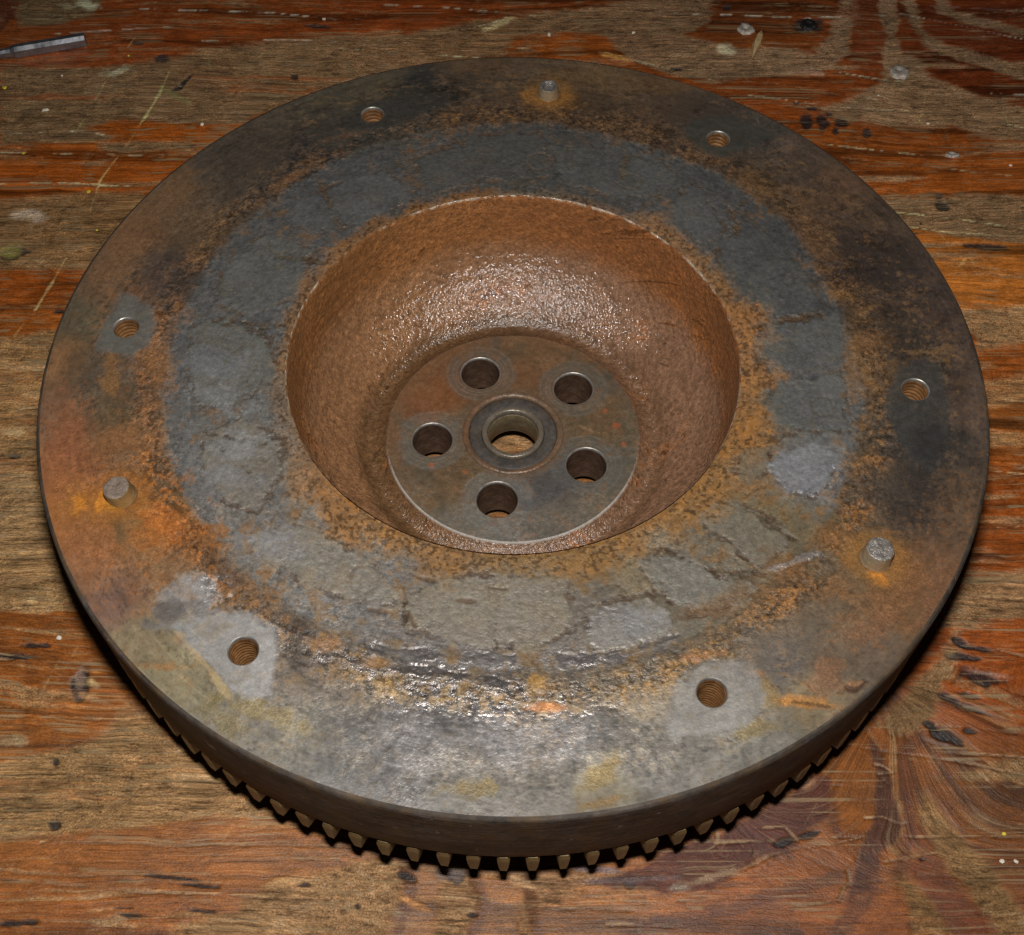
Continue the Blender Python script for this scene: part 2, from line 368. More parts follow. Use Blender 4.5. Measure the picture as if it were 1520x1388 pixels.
# ------------------------------------------------------------------ the bench top
ZW = -ZT
def build_bench():
    xs = np.concatenate([np.linspace(-3.2, -1.95, 12)[:-1], np.arange(-1.95, 1.95, 0.0034), np.linspace(1.95, 3.2, 12)])
    ya = [-1.22]
    while ya[-1] < 2.05: ya.append(ya[-1] + 0.0026 + max(0, ya[-1] + 0.6) * 0.0014)
    ys = np.concatenate([np.linspace(-2.2, -1.22, 10)[:-1], np.array(ya), np.linspace(ya[-1] + 0.01, 3.0, 10)])
    nx, ny = len(xs), len(ys)
    gx, gy = np.meshgrid(xs, ys); X, Y = gx.ravel(), gy.ravel()
    s = Sheet(X, Y, ZW)
    # the grain runs along the board and fans out below two knots: gu runs along it, gv across it
    gu, gv = X.copy(), Y.copy(); fan = np.zeros(s.n)
    for kx, ky, rx, ry, sgn in ((1320, 1010, 0.62, 0.50, -1), (1345, -150, 0.75, 0.80, -1)):
        kp = at([(kx, ky)], ZW)[0]; dx, dy = X - kp[0], Y - kp[1]; r = np.hypot(dx, dy); ph = np.arctan2(dy, dx)
        b = sst(0.06, -0.12, dy) * (1 - sst(0.55, 1.05, np.hypot(dx / rx, dy / ry)))
        fan = np.maximum(fan, b); gu = gu * (1 - b) + (kp[0] + r) * b; gv = gv * (1 - b) + (kp[1] + 0.30 * (ph + np.where(ph > 2.5, -2 * np.pi, 0) + 0.4)) * b
    gu = gu + 0.10 * fbm(X, Y, 5, 58, 2); gv = gv + 0.035 * fbm(X * 0.6, Y, 2.2, 57, 2) + 0.004 * fbm(X, Y, 9, 59, 3); GU, GV = gu, gv
    st = fbm(GU * 0.22, GV * 1.6, 7, 3, 5); st2 = fbm(GU * 0.12, GV * 2.2, 16, 9, 4, 0.7); nz = fbm(X, Y, 30, 21, 4); nlo = fbm(X, Y, 3, 31, 3)
    streak = fbm(GU * 0.10, GV * 3.0, 22, 41, 3, 0.7)
    fibre = fbm(GU * 0.07, GV * 1.6, 120, 45, 3, 0.7); fleck = fbm(GU * 0.35, GV * 1.5, 90, 49, 3, 0.7); clump = fbm(X * 0.6, Y * 1.3, 12, 53, 4, 0.65)
    ringl = fbm(GU * 0.05, GV, 26, 61, 3, 0.6)
    ora = [(400,10,(94,47,23)),(60,60,(80,42,22)),(100,80,(106,52,28)),(300,200,(125,66,26)),(150,250,(120,62,24)),(60,265,(118,60,22)),
        (40,430,(118,60,24)),(50,480,(125,70,30)),(60,930,(125,72,34)),(60,1000,(140,82,40)),(100,1080,(150,92,48)),(300,1250,(156,98,54)),
        (100,1290,(146,92,52)),(100,1350,(140,82,44)),(620,1340,(165,112,72)),(740,1350,(162,108,72)),(930,1340,(184,124,72)),(1050,1330,(165,95,48)),
        (1130,1310,(150,86,44)),(1260,1190,(140,86,46)),(1360,1110,(142,86,44)),(1450,1200,(112,68,36)),(1500,1280,(106,62,34)),(1180,1340,(126,70,36)),
        (1300,1340,(132,80,42)),(1480,950,(150,78,36)),(1450,1040,(145,74,36)),(1500,820,(120,62,26)),(1490,740,(140,72,30)),(1490,640,(135,80,42)),
        (1490,530,(140,75,34)),(1450,430,(155,95,48)),(1480,390,(140,84,40)),(1400,250,(125,66,28)),(1300,230,(110,58,26)),(1180,130,(105,52,24)),
        (1500,120,(75,32,16)),(1420,60,(70,30,18)),(1300,60,(85,40,20)),(1150,60,(95,50,22)),(1080,20,(72,36,20)),(820,65,(108,57,25)),(600,25,(98,46,22)),
        (800,10,(90,44,22)),(760,680,(132,90,60)),(200,40,(84,40,20))]
    wor = [(100,140,(82,64,44)),(300,110,(84,64,44)),(450,90,(92,72,50)),(600,80,(95,72,50)),(700,40,(80,60,40)),(80,20,(62,50,34)),(950,60,(84,64,46)),
        (1060,90,(98,78,58)),(1250,60,(95,74,56)),(1400,150,(100,78,56)),(1340,60,(88,70,52)),(1500,100,(84,66,48)),(1450,325,(105,82,58)),(1490,490,(128,98,66)),
        (1495,590,(130,95,60)),(1470,890,(128,98,68)),(1370,1040,(125,98,68)),(1450,1150,(125,96,66)),(1400,1230,(125,98,66)),(1480,1330,(118,92,62)),
        (1350,1340,(125,95,62)),(100,340,(96,72,46)),(40,600,(125,96,62)),(40,750,(130,104,72)),(60,870,(130,102,68)),(100,1180,(140,110,74)),
        (250,1170,(150,118,82)),(350,1370,(145,115,82)),(480,1340,(155,122,88)),(680,1340,(150,118,85)),(820,1320,(142,108,80))]
    CO = s.swatches(ora, 0.12, st * 0.03, st * 0.02, 2.0) * np.array([0.74, 0.69, 0.44])
    CW = s.swatches(wor, 0.15, nz * 0.02, nz * 0.02, 1.5) * np.array([1.12, 1.05, 0.98])
    zones = [
        [(0,95),(120,98),(260,85),(330,68),(420,58),(520,55),(600,52),(690,32),(800,22),(880,10),(960,-5),(1060,-8),(1050,30),(1010,52),(1090,72),(1160,68),(1215,80),(1190,108),(1160,115),(1060,122),(990,112),(930,85),(900,50),(850,47),(760,52),(745,80),(640,95),(500,125),(360,182),(330,187),(230,182),(180,180),(130,190),(190,205),(140,215),(0,215)],
        [(30,-5),(150,-5),(140,20),(90,35),(25,40)],
        [(-20,300),(60,292),(120,286),(215,285),(215,340),(160,380),(130,400),(40,402),(-20,400)],
        [(150,207),(290,205),(285,222),(180,228),(120,216)],
        [(-20,505),(80,492),(85,560),(75,640),(90,760),(130,890),(60,908),(-20,895)],
        [(-20,1254),(-20,1149),(20,1126),(47,1122),(101,1109),(162,1088),(189,1048),(216,1060),(270,1112),(303,1139),(357,1180),(420,1217),(357,1213),(303,1213),(236,1227),(168,1237),(88,1240),(34,1250)],
        [(230,1395),(290,1368),(350,1355),(358,1331),(408,1308),(500,1290),(560,1270),(612,1280),(590,1330),(565,1395)],
        [(655,1290),(705,1285),(712,1340),(690,1395),(640,1395),(650,1340)],
        [(780,1295),(850,1295),(880,1310),(850,1330),(800,1340),(785,1395),(768,1395)],
        [(1369,1180),(1386,1194),(1428,1248),(1479,1296),(1513,1347),(1530,1395),(1486,1395),(1445,1330),(1404,1282),(1383,1248),(1369,1214)],
        [(1328,1283),(1363,1313),(1404,1365),(1421,1395),(1363,1395),(1345,1344),(1328,1313)],
        [(1380,1153),(1530,1122),(1530,1160),(1492,1166),(1445,1163),(1390,1160)],
        [(1300,1075),(1342,1033),(1393,982),(1421,935),(1427,975),(1397,1009),(1386,1057),(1363,1091),(1328,1090)],
        [(1400,925),(1431,857),(1530,850),(1530,912),(1460,925)],
        [(1425,460),(1530,455),(1530,508),(1455,515)],[(1460,565),(1530,552),(1530,600),(1460,608)],[(1465,640),(1530,650),(1530,664),(1465,668)],
        [(1253,-5),(1274,-5),(1263,62),(1239,99),(1185,109),(1219,68),(1236,38)],
        [(1301,-5),(1328,-5),(1332,34),(1335,79),(1363,89),(1386,113),(1445,137),(1530,161),(1530,205),(1479,205),(1410,185),(1342,192),(1274,171),(1219,164),(1284,137),(1308,113),(1315,62)],
        [(1339,-5),(1356,-5),(1369,41),(1404,65),(1445,79),(1530,99),(1530,123),(1462,103),(1410,82),(1369,65),(1352,31)],
        [(1383,-5),(1404,-5),(1417,17),(1458,27),(1530,44),(1530,58),(1472,44),(1424,31),(1393,17)],
        [(1298,294),(1376,291),(1530,289),(1530,362),(1479,356),(1410,349),(1340,335)],
        [(740,640),(790,640),(790,656),(730,656)],
    ]
    W = np.zeros(s.n)
    for zn in zones:
        idx, mk = s.poly(zn, 0.012, st * 0.7 + nz * 0.35 + streak * 0.5, 0.018, pad=0.06)
        W[idx] = np.maximum(W[idx], mk)
    # loose wear and streaks over the varnished bands, varnish left inside the worn ones
    W = np.clip(W + 0.8 * sst(0.30, 0.75, st2 + 0.3 * streak + 0.25 * clump), 0, 1)
    W = np.clip(W - 0.6 * sst(0.45, 0.9, st + 0.3 * streak + 0.2 * clump), 0, 1)
    s.col = CO * (1 - W[:, None]) + CW * W[:, None]
    V1 = 1 - W
    far = 0.55 + 0.45 * sst(-1.08, -0.72, Y)
    streak = streak * far * (1 - 0.5 * fan); ringl = ringl * far; fibre = fibre * (1 - 0.6 * fan)
    dkl = sst(0.15, 0.55, ringl) * V1                                  # dark late-wood lines in the varnished bands
    s.col *= (1 - 0.55 * dkl)[:, None]
    s.col *= (1 + (0.20 * V1 + 0.12 * W) * streak + 0.12 * nlo + 0.10 * st2 + 0.24 * fibre * (0.5 + 0.5 * W) + 0.26 * W * fleck + 0.22 * W * clump)[:, None].clip(0.3, 1.9)
    lf = sst(0.42, 0.75, fleck + 0.45 * clump) * (0.6 * W + 0.08)      # pale raised fibres
    s.col = s.col * (1 - lf[:, None]) + lf[:, None] * np.exp(0.5 * np.log(CW)) * np.array([0.62, 0.57, 0.48])
    df = sst(0.45, 0.8, -fleck + 0.5 * nz) * (0.5 * W + 0.12); s.col *= (1 - 0.6 * df)[:, None]
    s.grain = 0.15 + 0.85 * W; s.gloss = 0.75 * (1 - W) + 0.10 + 0.1 * clump
    s.h -= 0.0030 * W - 0.0010 * fleck * W - 0.0006 * fibre
    # dark late-wood stripes and the knot
    def dark(pts, rgb, amt=0.9, g=0.55):
        s.tint(s.poly(pts, 0.006, st * 0.4 + nz, 0.007), tuple(np.array(rgb) * 0.84), amt, gloss=g, grain=0.35)
    dark([(1284,1084),(1308,1112),(1325,1166),(1342,1228),(1308,1265),(1304,1296),(1267,1344),(1253,1371),(1205,1395),(1246,1358),(1274,1276),(1297,1214),(1301,1159)], (88,54,40))
    dark([(1342,1279),(1390,1265),(1417,1313),(1458,1358),(1492,1395),(1424,1395),(1376,1330)], (114,60,38), 0.7)
    dark([(860,1308),(930,1296),(1000,1262),(1068,1241),(1164,1187),(1212,1150),(1233,1156),(1229,1211),(1185,1245),(1185,1259),(1144,1269),(1092,1296),(1051,1318),(1000,1322),(920,1318)], (94,52,42))
    dark([(1345,1220),(1372,1232),(1392,1262),(1360,1265),(1335,1255)], (118,66,40), 0.6)
    dark([(1180,1346),(1260,1330),(1345,1310),(1352,1388),(1200,1395)], (150,84,40), 0.55)
    dark([(-10,-8),(32,-8),(22,20),(8,40),(-10,60)], (52,26,18), 0.8)
    dark([(1262,-8),(1300,-8),(1312,60),(1300,110),(1262,100),(1268,50)], (82,38,18), 0.6)
    for pts in ([(1345,1180),(1355,1240),(1330,1300)], [(1232,1180),(1238,1230),(1246,1240)], [(1362,1095),(1340,1120),(1352,1190)], [(1240,1390),(1280,1340),(1300,1300)],
                [(600,1280),(610,1330),(590,1390)], [(702,1290),(716,1340),(700,1390)], [(784,1300),(790,1340),(800,1390)], [(930,1380),(1100,1345),(1240,1300)]):
        s.tint(s.line(pts, 0.012, nz, 0.006), (80,46,30), 0.65)
    # black marks, tar and dents
    blk = [((1400,305),11,9,0),((1395,290),5,3,0),((1368,330),2.5,2.5,0),((1250,178),10,9,0),((1241,194),7,5,0),((1287,197),6,6,0),((1197,178),9,13,0),((1222,180),9,11,0),((1205,160),10,4,0),((1182,152),6,3,0),((1232,170),7,5,10),
        ((1199,36),20,11,0),((240,86),13,6,-10),((205,63),8,3,0),((437,112),6,5,0),((25,372),24,6,0),((12,380),14,5,0),((276,117),14,3,-40),((262,130),8,3,-20),
        ((118,1015),12,22,8),((82,1130),5,8,20),((80,1225),9,8,0),((87,462),9,3,0),((20,975),50,5,0),((55,958),26,5,0),((20,675),9,5,0),((1005,100),9,3,0),((1080,9),6,4,0),((1455,1005),40,12,10),((1425,952),12,5,30),((1450,962),24,4,10),
        ((1430,975),26,4,8),((1415,1040),26,8,28),((1445,1052),26,5,20),((1438,1032),20,4,12),((1405,1094),24,9,22),((1440,1085),14,6,10),((1380,1075),12,5,30),((935,1311),9,7,0),((600,1300),16,6,20),((674,1297),15,12,0),((1205,1238),20,5,-15),
        ((700,1358),10,4,0),((1165,1250),14,6,-20),((450,1312),9,3,0),((300,1352),30,3,5),((300,1315),30,3,6),((250,1302),45,3,6),((190,1358),22,3,4),((180,1348),20,2,0),((30,1370),28,5,-4),((1370,1275),6,3,0),((530,1345),4,4,0),((470,38),20,3,5),((1300,368),40,4,0),((1460,365),30,4,4)]
    for (c, rx, ry, a) in blk:
        s.tint(s.blob(c, rx, ry, nz, 0.45, 0.22, a), (24,21,21), 0.92, h=-0.004, gloss=0.8, grain=0.5)
    for (c, rx, ry, a) in [((118,1010),5,20,5),((1450,1052),36,3,22),((1470,1000),34,3,10),((1400,1105),28,3,18)]:
        s.tint(s.blob(c, rx, ry, streak, 0.8, 0.5, a), (130,105,92), 0.55)
    # pale scuffs, filler and glue
    pale = [((40,318),20,8,0,(150,130,112)),((130,6),13,6,0,(135,128,95)),((175,106),18,6,-8,(140,125,100)),((96,8),8,4,0,(95,85,65)),((1077,74),14,7,0,(150,128,104)),((1200,108),24,5,0,(120,95,75)),((28,1100),18,8,0,(150,130,95)),
        ((140,1015),10,5,30,(190,160,110)),((45,890),12,6,-20,(185,155,110)),((135,1035),20,4,20,(165,125,85)),((130,1290),10,3,0,(150,110,70)),((1045,1305),40,8,-18,(150,125,100)),((1010,1318),20,5,-5,(140,125,112)),((890,1290),40,4,6,(125,110,110)),((660,1295),26,10,0,(120,105,98)),((930,1306),60,5,-3,(115,98,95)),
        ((15,370),16,10,0,(100,92,45)),((740,35),20,4,-20,(140,120,85)),((260,140),26,4,30,(90,82,50)),((910,83),22,3,10,(140,100,50)),((1200,1160),10,14,60,(160,120,90)),((60,585),20,5,0,(165,130,90)),((40,545),26,4,0,(165,130,90)),((20,640),16,6,0,(170,140,100)),((780,1312),20,5,20,(185,145,105)),((610,1340),28,5,25,(190,135,85)),((420,1310),30,6,-15,(180,140,95))]
    for (c, rx, ry, a, rgb) in pale:
        s.tint(s.blob(c, rx, ry, nz, 0.7, 0.5, a), rgb, 0.75, h=0.002, grain=0.8, gloss=0.5)
    # long splits along the grain: dark groove with a pale lifted lip
    splits = [[(0,1306),(60,1311),(130,1316),(200,1324),(340,1329),(420,1333)],[(0,1063),(100,1066),(190,1070)],[(60,1251),(240,1252),(400,1255),(510,1258)],[(0,1291),(40,1296),(200,1306),(330,1312)],[(0,978),(60,984),(150,985)],
        [(1262,1108),(1330,1118),(1420,1130),(1520,1150)],[(1000,1258),(1100,1250),(1250,1243),(1400,1243),(1520,1242)],[(1314,1280),(1350,1274),(1392,1266)],[(1362,1298),(1410,1301),(1465,1292),(1520,1276)],[(1250,1317),(1290,1309),(1342,1304)],
        [(1180,1346),(1245,1338),(1254,1318),(1262,1310),(1259,1292),(1272,1278),(1276,1250)],[(1284,1215),(1310,1214),(1338,1224),(1345,1222)],[(1288,1085),(1300,1105),(1312,1120)],[(1298,1135),(1310,1138),(1326,1148),(1304,1150),(1318,1165)],
        [(1000,1322),(1051,1319),(1092,1297),(1144,1270),(1185,1260),(1240,1253),(1275,1245)],[(1176,1255),(1190,1232),(1212,1195)],[(1120,1230),(1165,1228),(1184,1248)],[(1230,1166),(1262,1167)],[(1390,1077),(1450,1082),(1520,1090)],[(1400,1118),(1460,1120),(1520,1125)],
        [(1460,930),(1520,935)],[(1480,965),(1520,975)],[(1455,885),(1520,890)],[(1420,905),(1520,918)],[(1480,785),(1520,783)],[(1470,700),(1520,705)],[(1465,590),(1520,598)],[(1330,316),(1420,325),(1520,340)],[(1300,330),(1400,345),(1520,352)],
        [(1040,118),(1150,125),(1230,140),(1300,148)],[(1090,140),(1250,160),(1400,168),(1520,190)],[(1180,98),(1300,118),(1340,122)],[(1000,20),(1200,28),(1340,22),(1520,60)],[(1380,10),(1520,18)],[(1470,140),(1520,142)],[(1220,215),(1370,232)],[(1250,235),(1500,262)],
        [(0,275),(80,272),(160,276),(215,276)],[(0,228),(140,230),(210,232),(280,240)],[(0,200),(120,195),(160,202)],[(80,52),(230,42),(260,42)],[(60,36),(130,38),(200,40)],[(200,14),(400,20),(500,30)],[(300,62),(420,60),(500,62)],[(500,72),(590,78),(760,90)],[(560,8),(660,12),(850,30)],[(760,72),(890,78),(1000,104)],[(620,56),(700,42),(750,30)],
        [(150,110),(170,104),(190,108)],[(0,555),(60,550)],[(0,610),(55,606)],[(0,688),(48,688)],[(0,850),(80,846)],[(0,905),(80,900)],[(540,1388),(560,1340)],[(700,1330),(760,1345),(860,1350)],[(860,1330),(960,1340),(1060,1335)],[(900,1372),(1000,1376)],[(880,1350),(940,1350)],[(910,1312),(905,1388)],[(960,1325),(945,1388)]]
    for i, pts in enumerate(splits):
        thin = 0.0019 if i < 20 else 0.0014
        brk = sst(-0.25, 0.25, fbm(X, Y, 7, 80 + i % 7, 2)) * np.clip(0.75 + 0.5 * nz, 0.2, 1)
        s.tint(s.line(pts, thin * 1.3, nz, 0.0035), (48,30,22), 0.6, h=-0.004, where=np.clip(brk + 0.4, 0, 1))
        up = [(a, b - 1.8) for a, b in pts]
        s.tint(s.line(up, thin * (0.75 if pts[0][0] > 900 and pts[0][1] > 900 else 1), nz, 0.003), (158,126,90) if pts[0][0] > 900 and pts[0][1] > 900 else (190,154,110), (0.6 if i < 20 else 0.5) + 0.3 * ((i * 7) % 5) / 5, where=np.clip(brk + 0.15, 0, 1), h=0.002, grain=0.3)
    # scratches across the grain
    for pts, w, a in ([[(250,105),(238,135),(212,178)],0.006,0.7],[[(212,178),(192,210),(150,265),(133,310)],0.0028,0.6],[[(97,382),(80,415),(52,460)],0.005,0.7],[[(160,112),(140,150),(112,195)],0.003,0.35],[[(66,385),(60,388)],0.003,0.7],[[(300,80),(312,100),(305,135)],0.003,0.3],[[(390,78),(374,92)],0.003,0.5],
        [[(265,78),(308,80),(313,105)],0.003,0.3],[[(190,70),(200,55)],0.002,0.3],[[(1490,165),(1504,200)],0.003,0.4],[[(1390,340),(1402,355)],0.002,0.5],[[(1101,105),(1110,118)],0.003,0.5],[[(1375,140),(1365,180)],0.002,0.4],[[(45,1060),(90,975)],0.002,0.4],[[(55,1060),(115,960)],0.002,0.35],[[(20,500),(35,480)],0.002,0.4],[[(1432,385),(1424,395)],0.004,0.5],[[(1440,382),(1446,392)],0.003,0.5],
        [[(0,978),(90,990),(160,1000)],0.0018,0.3],[[(50,1130),(48,1170)],0.003,0.4],[[(150,1140),(148,1190)],0.003,0.3],[[(330,1250),(345,1225)],0.002,0.4],[[(395,1295),(360,1290)],0.002,0.3],[[(500,1350),(470,1385)],0.002,0.4]):
        s.tint(s.line(pts, w * 0.62, nz, 0.003), (176,134,86), a, h=-0.001, where=np.clip(0.75 + 0.6 * clump, 0.1, 1))
    i = np.arange(nx - 1)[None, :]; j = np.arange(ny - 1)[:, None]; a = j * nx + i
    q = np.stack([a, a + 1, a + nx + 1, a + nx], 2).reshape(-1, 4)
    rc = np.hypot(X[q[:, 0]], Y[q[:, 0]]); q = q[(rc > 0.84) | (rc < 0.36)]          # nothing sees the patch under the iron
    v = np.stack([X, Y, ZW + s.h - 0.0005], 1)
    # a solid sheet: close it underneath
    v2 = np.array([[xs[0], ys[0], ZW - 0.13], [xs[-1], ys[0], ZW - 0.13], [xs[-1], ys[-1], ZW - 0.13], [xs[0], ys[-1], ZW - 0.13]])
    n0 = len(v)
    c = [0, nx - 1, ny * nx - 1, (ny - 1) * nx]
    ext = [[n0, n0 + 3, n0 + 2, n0 + 1]]
    v = np.concatenate([v, v2]); q = np.concatenate([q, ext])
    for k in range(4): q = np.concatenate([q, [[c[k], n0 + k, n0 + (k + 1) % 4, c[(k + 1) % 4]]]])
    pad = lambda arr: np.concatenate([arr, arr[:4]])
    me = raw_mesh('bench_top', v, q, True, {'stain': pad(np.clip(s.col, 0.003, 0.8)), 'gloss': pad(s.gloss), 'grain': pad(s.grain), 'calm': pad(np.clip(np.maximum(fan, 0.75 * sst(-0.80, -1.0, Y)), 0, 1)), 'grain_u': pad(GU), 'grain_v': pad(GV)}, MAT_WOOD)
    o = link('bench_top', me); tag(o, kind='structure')
    return o
bench = build_bench()

# ------------------------------------------------------------------ the flywheel
fly = link('flywheel', None)
tag(fly, 'large rusty cast iron flywheel with ring gear lying flat on the wooden bench', 'flywheel')
R_IN, R_RING = 0.4857, 0.735
RH, HR = 0.0295, 0.8475
TH_PX = [(553,170),(1066,206),(1359,578),(1057,1028),(361,966),(187,486)]
TH = at(TH_PX, 0.0)
PINS = [tuple(p) for p in at([(814,140),(1300,828),(180,735)], 0.0)]

def polar_grid(rs, nt):
    th = np.arange(nt) * 2 * np.pi / nt; k = len(rs)
    X = np.outer(np.cos(th), rs).ravel(); Y = np.outer(np.sin(th), rs).ravel()
    i = np.arange(nt)[:, None]; j = np.arange(k - 1)[None, :]
    q = np.stack([i * k + j, i * k + j + 1, ((i + 1) % nt) * k + j + 1, ((i + 1) % nt) * k + j], 2).reshape(-1, 4)
    return X, Y, q

def cut_holes(X, Y, q, holes):
    """remove the faces inside each round hole and pull the cut edge onto the exact circle"""
    for hx, hy, r in holes:
        near = np.nonzero((np.abs(X - hx) < r * 2) & (np.abs(Y - hy) < r * 2))[0]
        inn = np.zeros(len(X), bool); inn[near] = np.hypot(X[near] - hx, Y[near] - hy) < r
        cx = X[q].mean(1); cy = Y[q].mean(1)
        kill = np.hypot(cx - hx, cy - hy) < r
        edge = np.intersect1d(np.unique(q[kill]), np.unique(q[~kill]))
        d = np.hypot(X[edge] - hx, Y[edge] - hy); X[edge] = hx + (X[edge] - hx) * r / d; Y[edge] = hy + (Y[edge] - hy) * r / d
        q = q[~kill]
    used = np.unique(q); mp = np.full(len(X), -1); mp[used] = np.arange(len(used))
    return X[used], Y[used], mp[q]

def build_face():
    rs = np.concatenate([[R_IN], np.linspace(R_IN + 0.0015, 0.990, 290)])
    X, Y, q = polar_grid(rs, 1500)
    X, Y, q = cut_holes(X, Y, q, [(h[0], h[1], RH) for h in TH])
    s = Sheet(X, Y, 0.0); R = np.hypot(X, Y); T = np.arctan2(Y, X)
    n1 = fbm(X, Y, 5, 101, 5); n2 = fbm(X, Y, 18, 111, 5, 0.6); n3 = fbm(X, Y, 55, 121, 4, 0.65); n4 = fbm(X, Y, 130, 131, 3, 0.7); n5 = fbm(X, Y, 9, 141, 5, 0.65); n6 = fbm(X, Y, 28, 151, 4, 0.7)
    # machining marks left by the last pass: streaks that follow the circle
    arc = fbm(T * 3.0, R * 60, 2.0, 161, 3, 0.7)
    sw = [(560,120,(62,56,46)),(640,135,(42,42,42)),(700,110,(68,55,42)),(800,100,(62,52,42)),(900,110,(68,56,42)),(1000,130,(66,54,44)),(1040,160,(52,46,40)),(1130,200,(58,54,50)),(1180,230,(66,56,48)),(1240,280,(74,58,46)),(1300,330,(62,52,44)),(1280,400,(46,40,38)),(1350,420,(58,50,46)),(1400,480,(62,52,46)),(1340,500,(54,48,42)),(1440,600,(74,62,54)),(1360,640,(56,54,52)),(1420,750,(82,66,52)),(1370,740,(54,48,44)),(1400,850,(96,74,56)),(1340,900,(100,76,54)),(1250,870,(105,80,55)),(1300,960,(92,80,68)),(1230,960,(96,84,70)),(1200,1030,(112,96,70)),(1160,990,(90,84,78)),(1120,1090,(112,104,82)),(1050,1130,(116,106,84)),(960,1150,(118,110,92)),(900,1180,(122,104,62)),(800,1190,(104,92,70)),(700,1170,(110,100,78)),(600,1170,(112,106,94)),(500,1120,(120,116,102)),(430,1100,(116,106,80)),(340,1080,(116,106,82)),(250,1010,(122,114,92)),(200,960,(122,110,88)),(150,900,(108,86,74)),(120,840,(120,88,64)),(100,780,(128,88,54)),(100,700,(118,80,54)),(80,620,(100,76,58)),(95,540,(106,80,56)),(110,470,(80,72,58)),(150,420,(84,66,50)),(210,350,(88,66,48)),(260,300,(72,60,48)),(330,240,(58,52,46)),(420,190,(60,54,46)),(500,150,(58,54,46)),
        (250,400,(68,58,52)),(280,350,(74,60,46)),(380,270,(60,54,48)),(450,225,(52,48,46)),(560,205,(54,52,48)),(700,180,(58,48,40)),(820,175,(56,46,36)),(960,200,(60,48,38)),(1040,240,(62,52,44)),(1130,290,(70,58,46)),(1200,380,(72,58,48)),(1260,460,(78,62,44)),(1280,560,(92,74,56)),(1280,640,(84,72,58)),(1270,720,(88,74,58)),(1230,800,(94,78,56)),(1170,880,(100,80,58)),(1060,930,(106,90,70)),(1000,960,(104,94,80)),(900,1000,(114,102,86)),(800,1020,(112,104,94)),(700,1000,(112,106,98)),(560,990,(112,102,90)),(480,960,(108,98,88)),(420,910,(100,88,76)),(330,840,(108,86,66)),(270,800,(122,86,54)),(230,770,(128,92,54)),(250,720,(98,80,62)),(230,640,(104,82,62)),(250,580,(92,74,58)),(240,520,(88,76,66)),(180,600,(86,72,54)),(150,560,(72,64,56)),(740,1080,(122,116,108)),(620,1080,(120,114,104)),(860,1090,(118,112,102))]
    ring = [(740,210,(66,66,66)),(620,240,(70,72,72)),(520,270,(72,76,78)),(450,310,(74,78,80)),(390,360,(78,80,80)),(340,420,(84,86,86)),(310,500,(88,92,94)),(320,560,(92,94,94)),(320,620,(104,104,102)),(350,680,(110,110,108)),(390,740,(112,110,104)),(430,800,(118,114,106)),(480,850,(122,120,114)),(560,870,(118,116,110)),(660,880,(120,116,108)),(760,900,(120,116,108)),(860,890,(114,108,98)),(940,860,(112,102,84)),(1000,850,(112,108,98)),(1060,800,(104,98,86)),(1130,770,(102,92,72)),(1190,690,(112,114,116)),(1140,700,(104,94,80)),(1190,600,(92,96,98)),(1140,610,(94,90,80)),(1190,540,(84,88,90)),(1160,500,(82,84,84)),(1180,460,(78,82,84)),(1120,440,(80,80,76)),(1150,390,(72,76,78)),(1080,340,(74,78,80)),(1010,300,(72,76,78)),(940,250,(72,74,74)),(850,220,(66,66,66)),(760,960,(112,108,102)),(600,950,(112,108,102)),(900,940,(112,106,98))]
    rust = [(480,400,(104,80,54)),(560,330,(96,72,46)),(680,280,(94,68,40)),(800,275,(78,70,58)),(900,300,(82,68,54)),(1000,340,(104,80,54)),(1070,400,(108,82,52)),(1110,480,(126,92,54)),(1115,560,(126,94,56)),(1105,650,(126,94,54)),(1060,730,(128,98,58)),(980,790,(130,100,60)),(880,830,(126,98,58)),(760,840,(122,98,62)),(650,820,(128,98,58)),(560,780,(136,102,58)),(500,730,(132,98,58)),(450,660,(116,94,70)),(430,600,(104,90,74)),(420,500,(102,80,54)),(220,780,(150,98,46)),(1320,860,(124,88,50)),(200,560,(118,84,52)),(820,130,(82,62,40)),(1100,300,(86,66,44)),(1260,500,(98,76,50)),(600,1100,(120,100,64)),(900,1100,(124,100,60)),(330,260,(78,62,44))]
    cool = lambda x, y, c: tuple(np.array(c) * (1 - (kk := min(1, max(0, (y - 1010) / 60)) * 0.6)) + np.array((126, 124, 121)) * kk)
    sw = [(x, y, cool(x, y, c)) for x, y, c in sw]
    CA = s.swatches(sw, 0.04, n2 * 0.02, n5 * 0.02)
    CR = s.swatches(ring, 0.05, n2 * 0.015, n5 * 0.015) * np.array([1.02, 1.0, 0.97])
    CU = s.swatches(rust, 0.06, 0, 0) * np.array([1.03, 0.96, 0.93])
    wob = 0.012 * n5 + 0.008 * n6
    inring = 1 - sst(R_RING - 0.012, R_RING + 0.012, R + wob)
    s.col = CA * (1 - inring[:, None]) + CR * inring[:, None]
    tr = np.exp(-((R - 0.775 + wob) / 0.035) ** 2)                    # rough band outside the worn ring
    outer = sst(0.80, 0.86, R + 0.4 * wob)
    # mottling: darker oxide clouds
    s.col *= np.clip(1 + 0.26 * n2 + 0.16 * n3 + 0.12 * n5 + 0.10 * arc * outer, 0.45, 1.7)[:, None]
    dkm = sst(0.30, 0.75, n6 + 0.5 * n2) * (0.4 + 0.4 * tr) * (1 - 0.5 * outer)
    brn = sst(0.0, 0.55, n3 * 0.7 + n6 * 0.6 + 0.3 * n5) * inring * 0.55
    s.col = s.col * (1 - brn[:, None]) + (CU * 0.72 * brn[:, None] * np.array([0.95, 1.0, 1.1]))
    s.col *= (1 - 0.45 * dkm)[:, None]
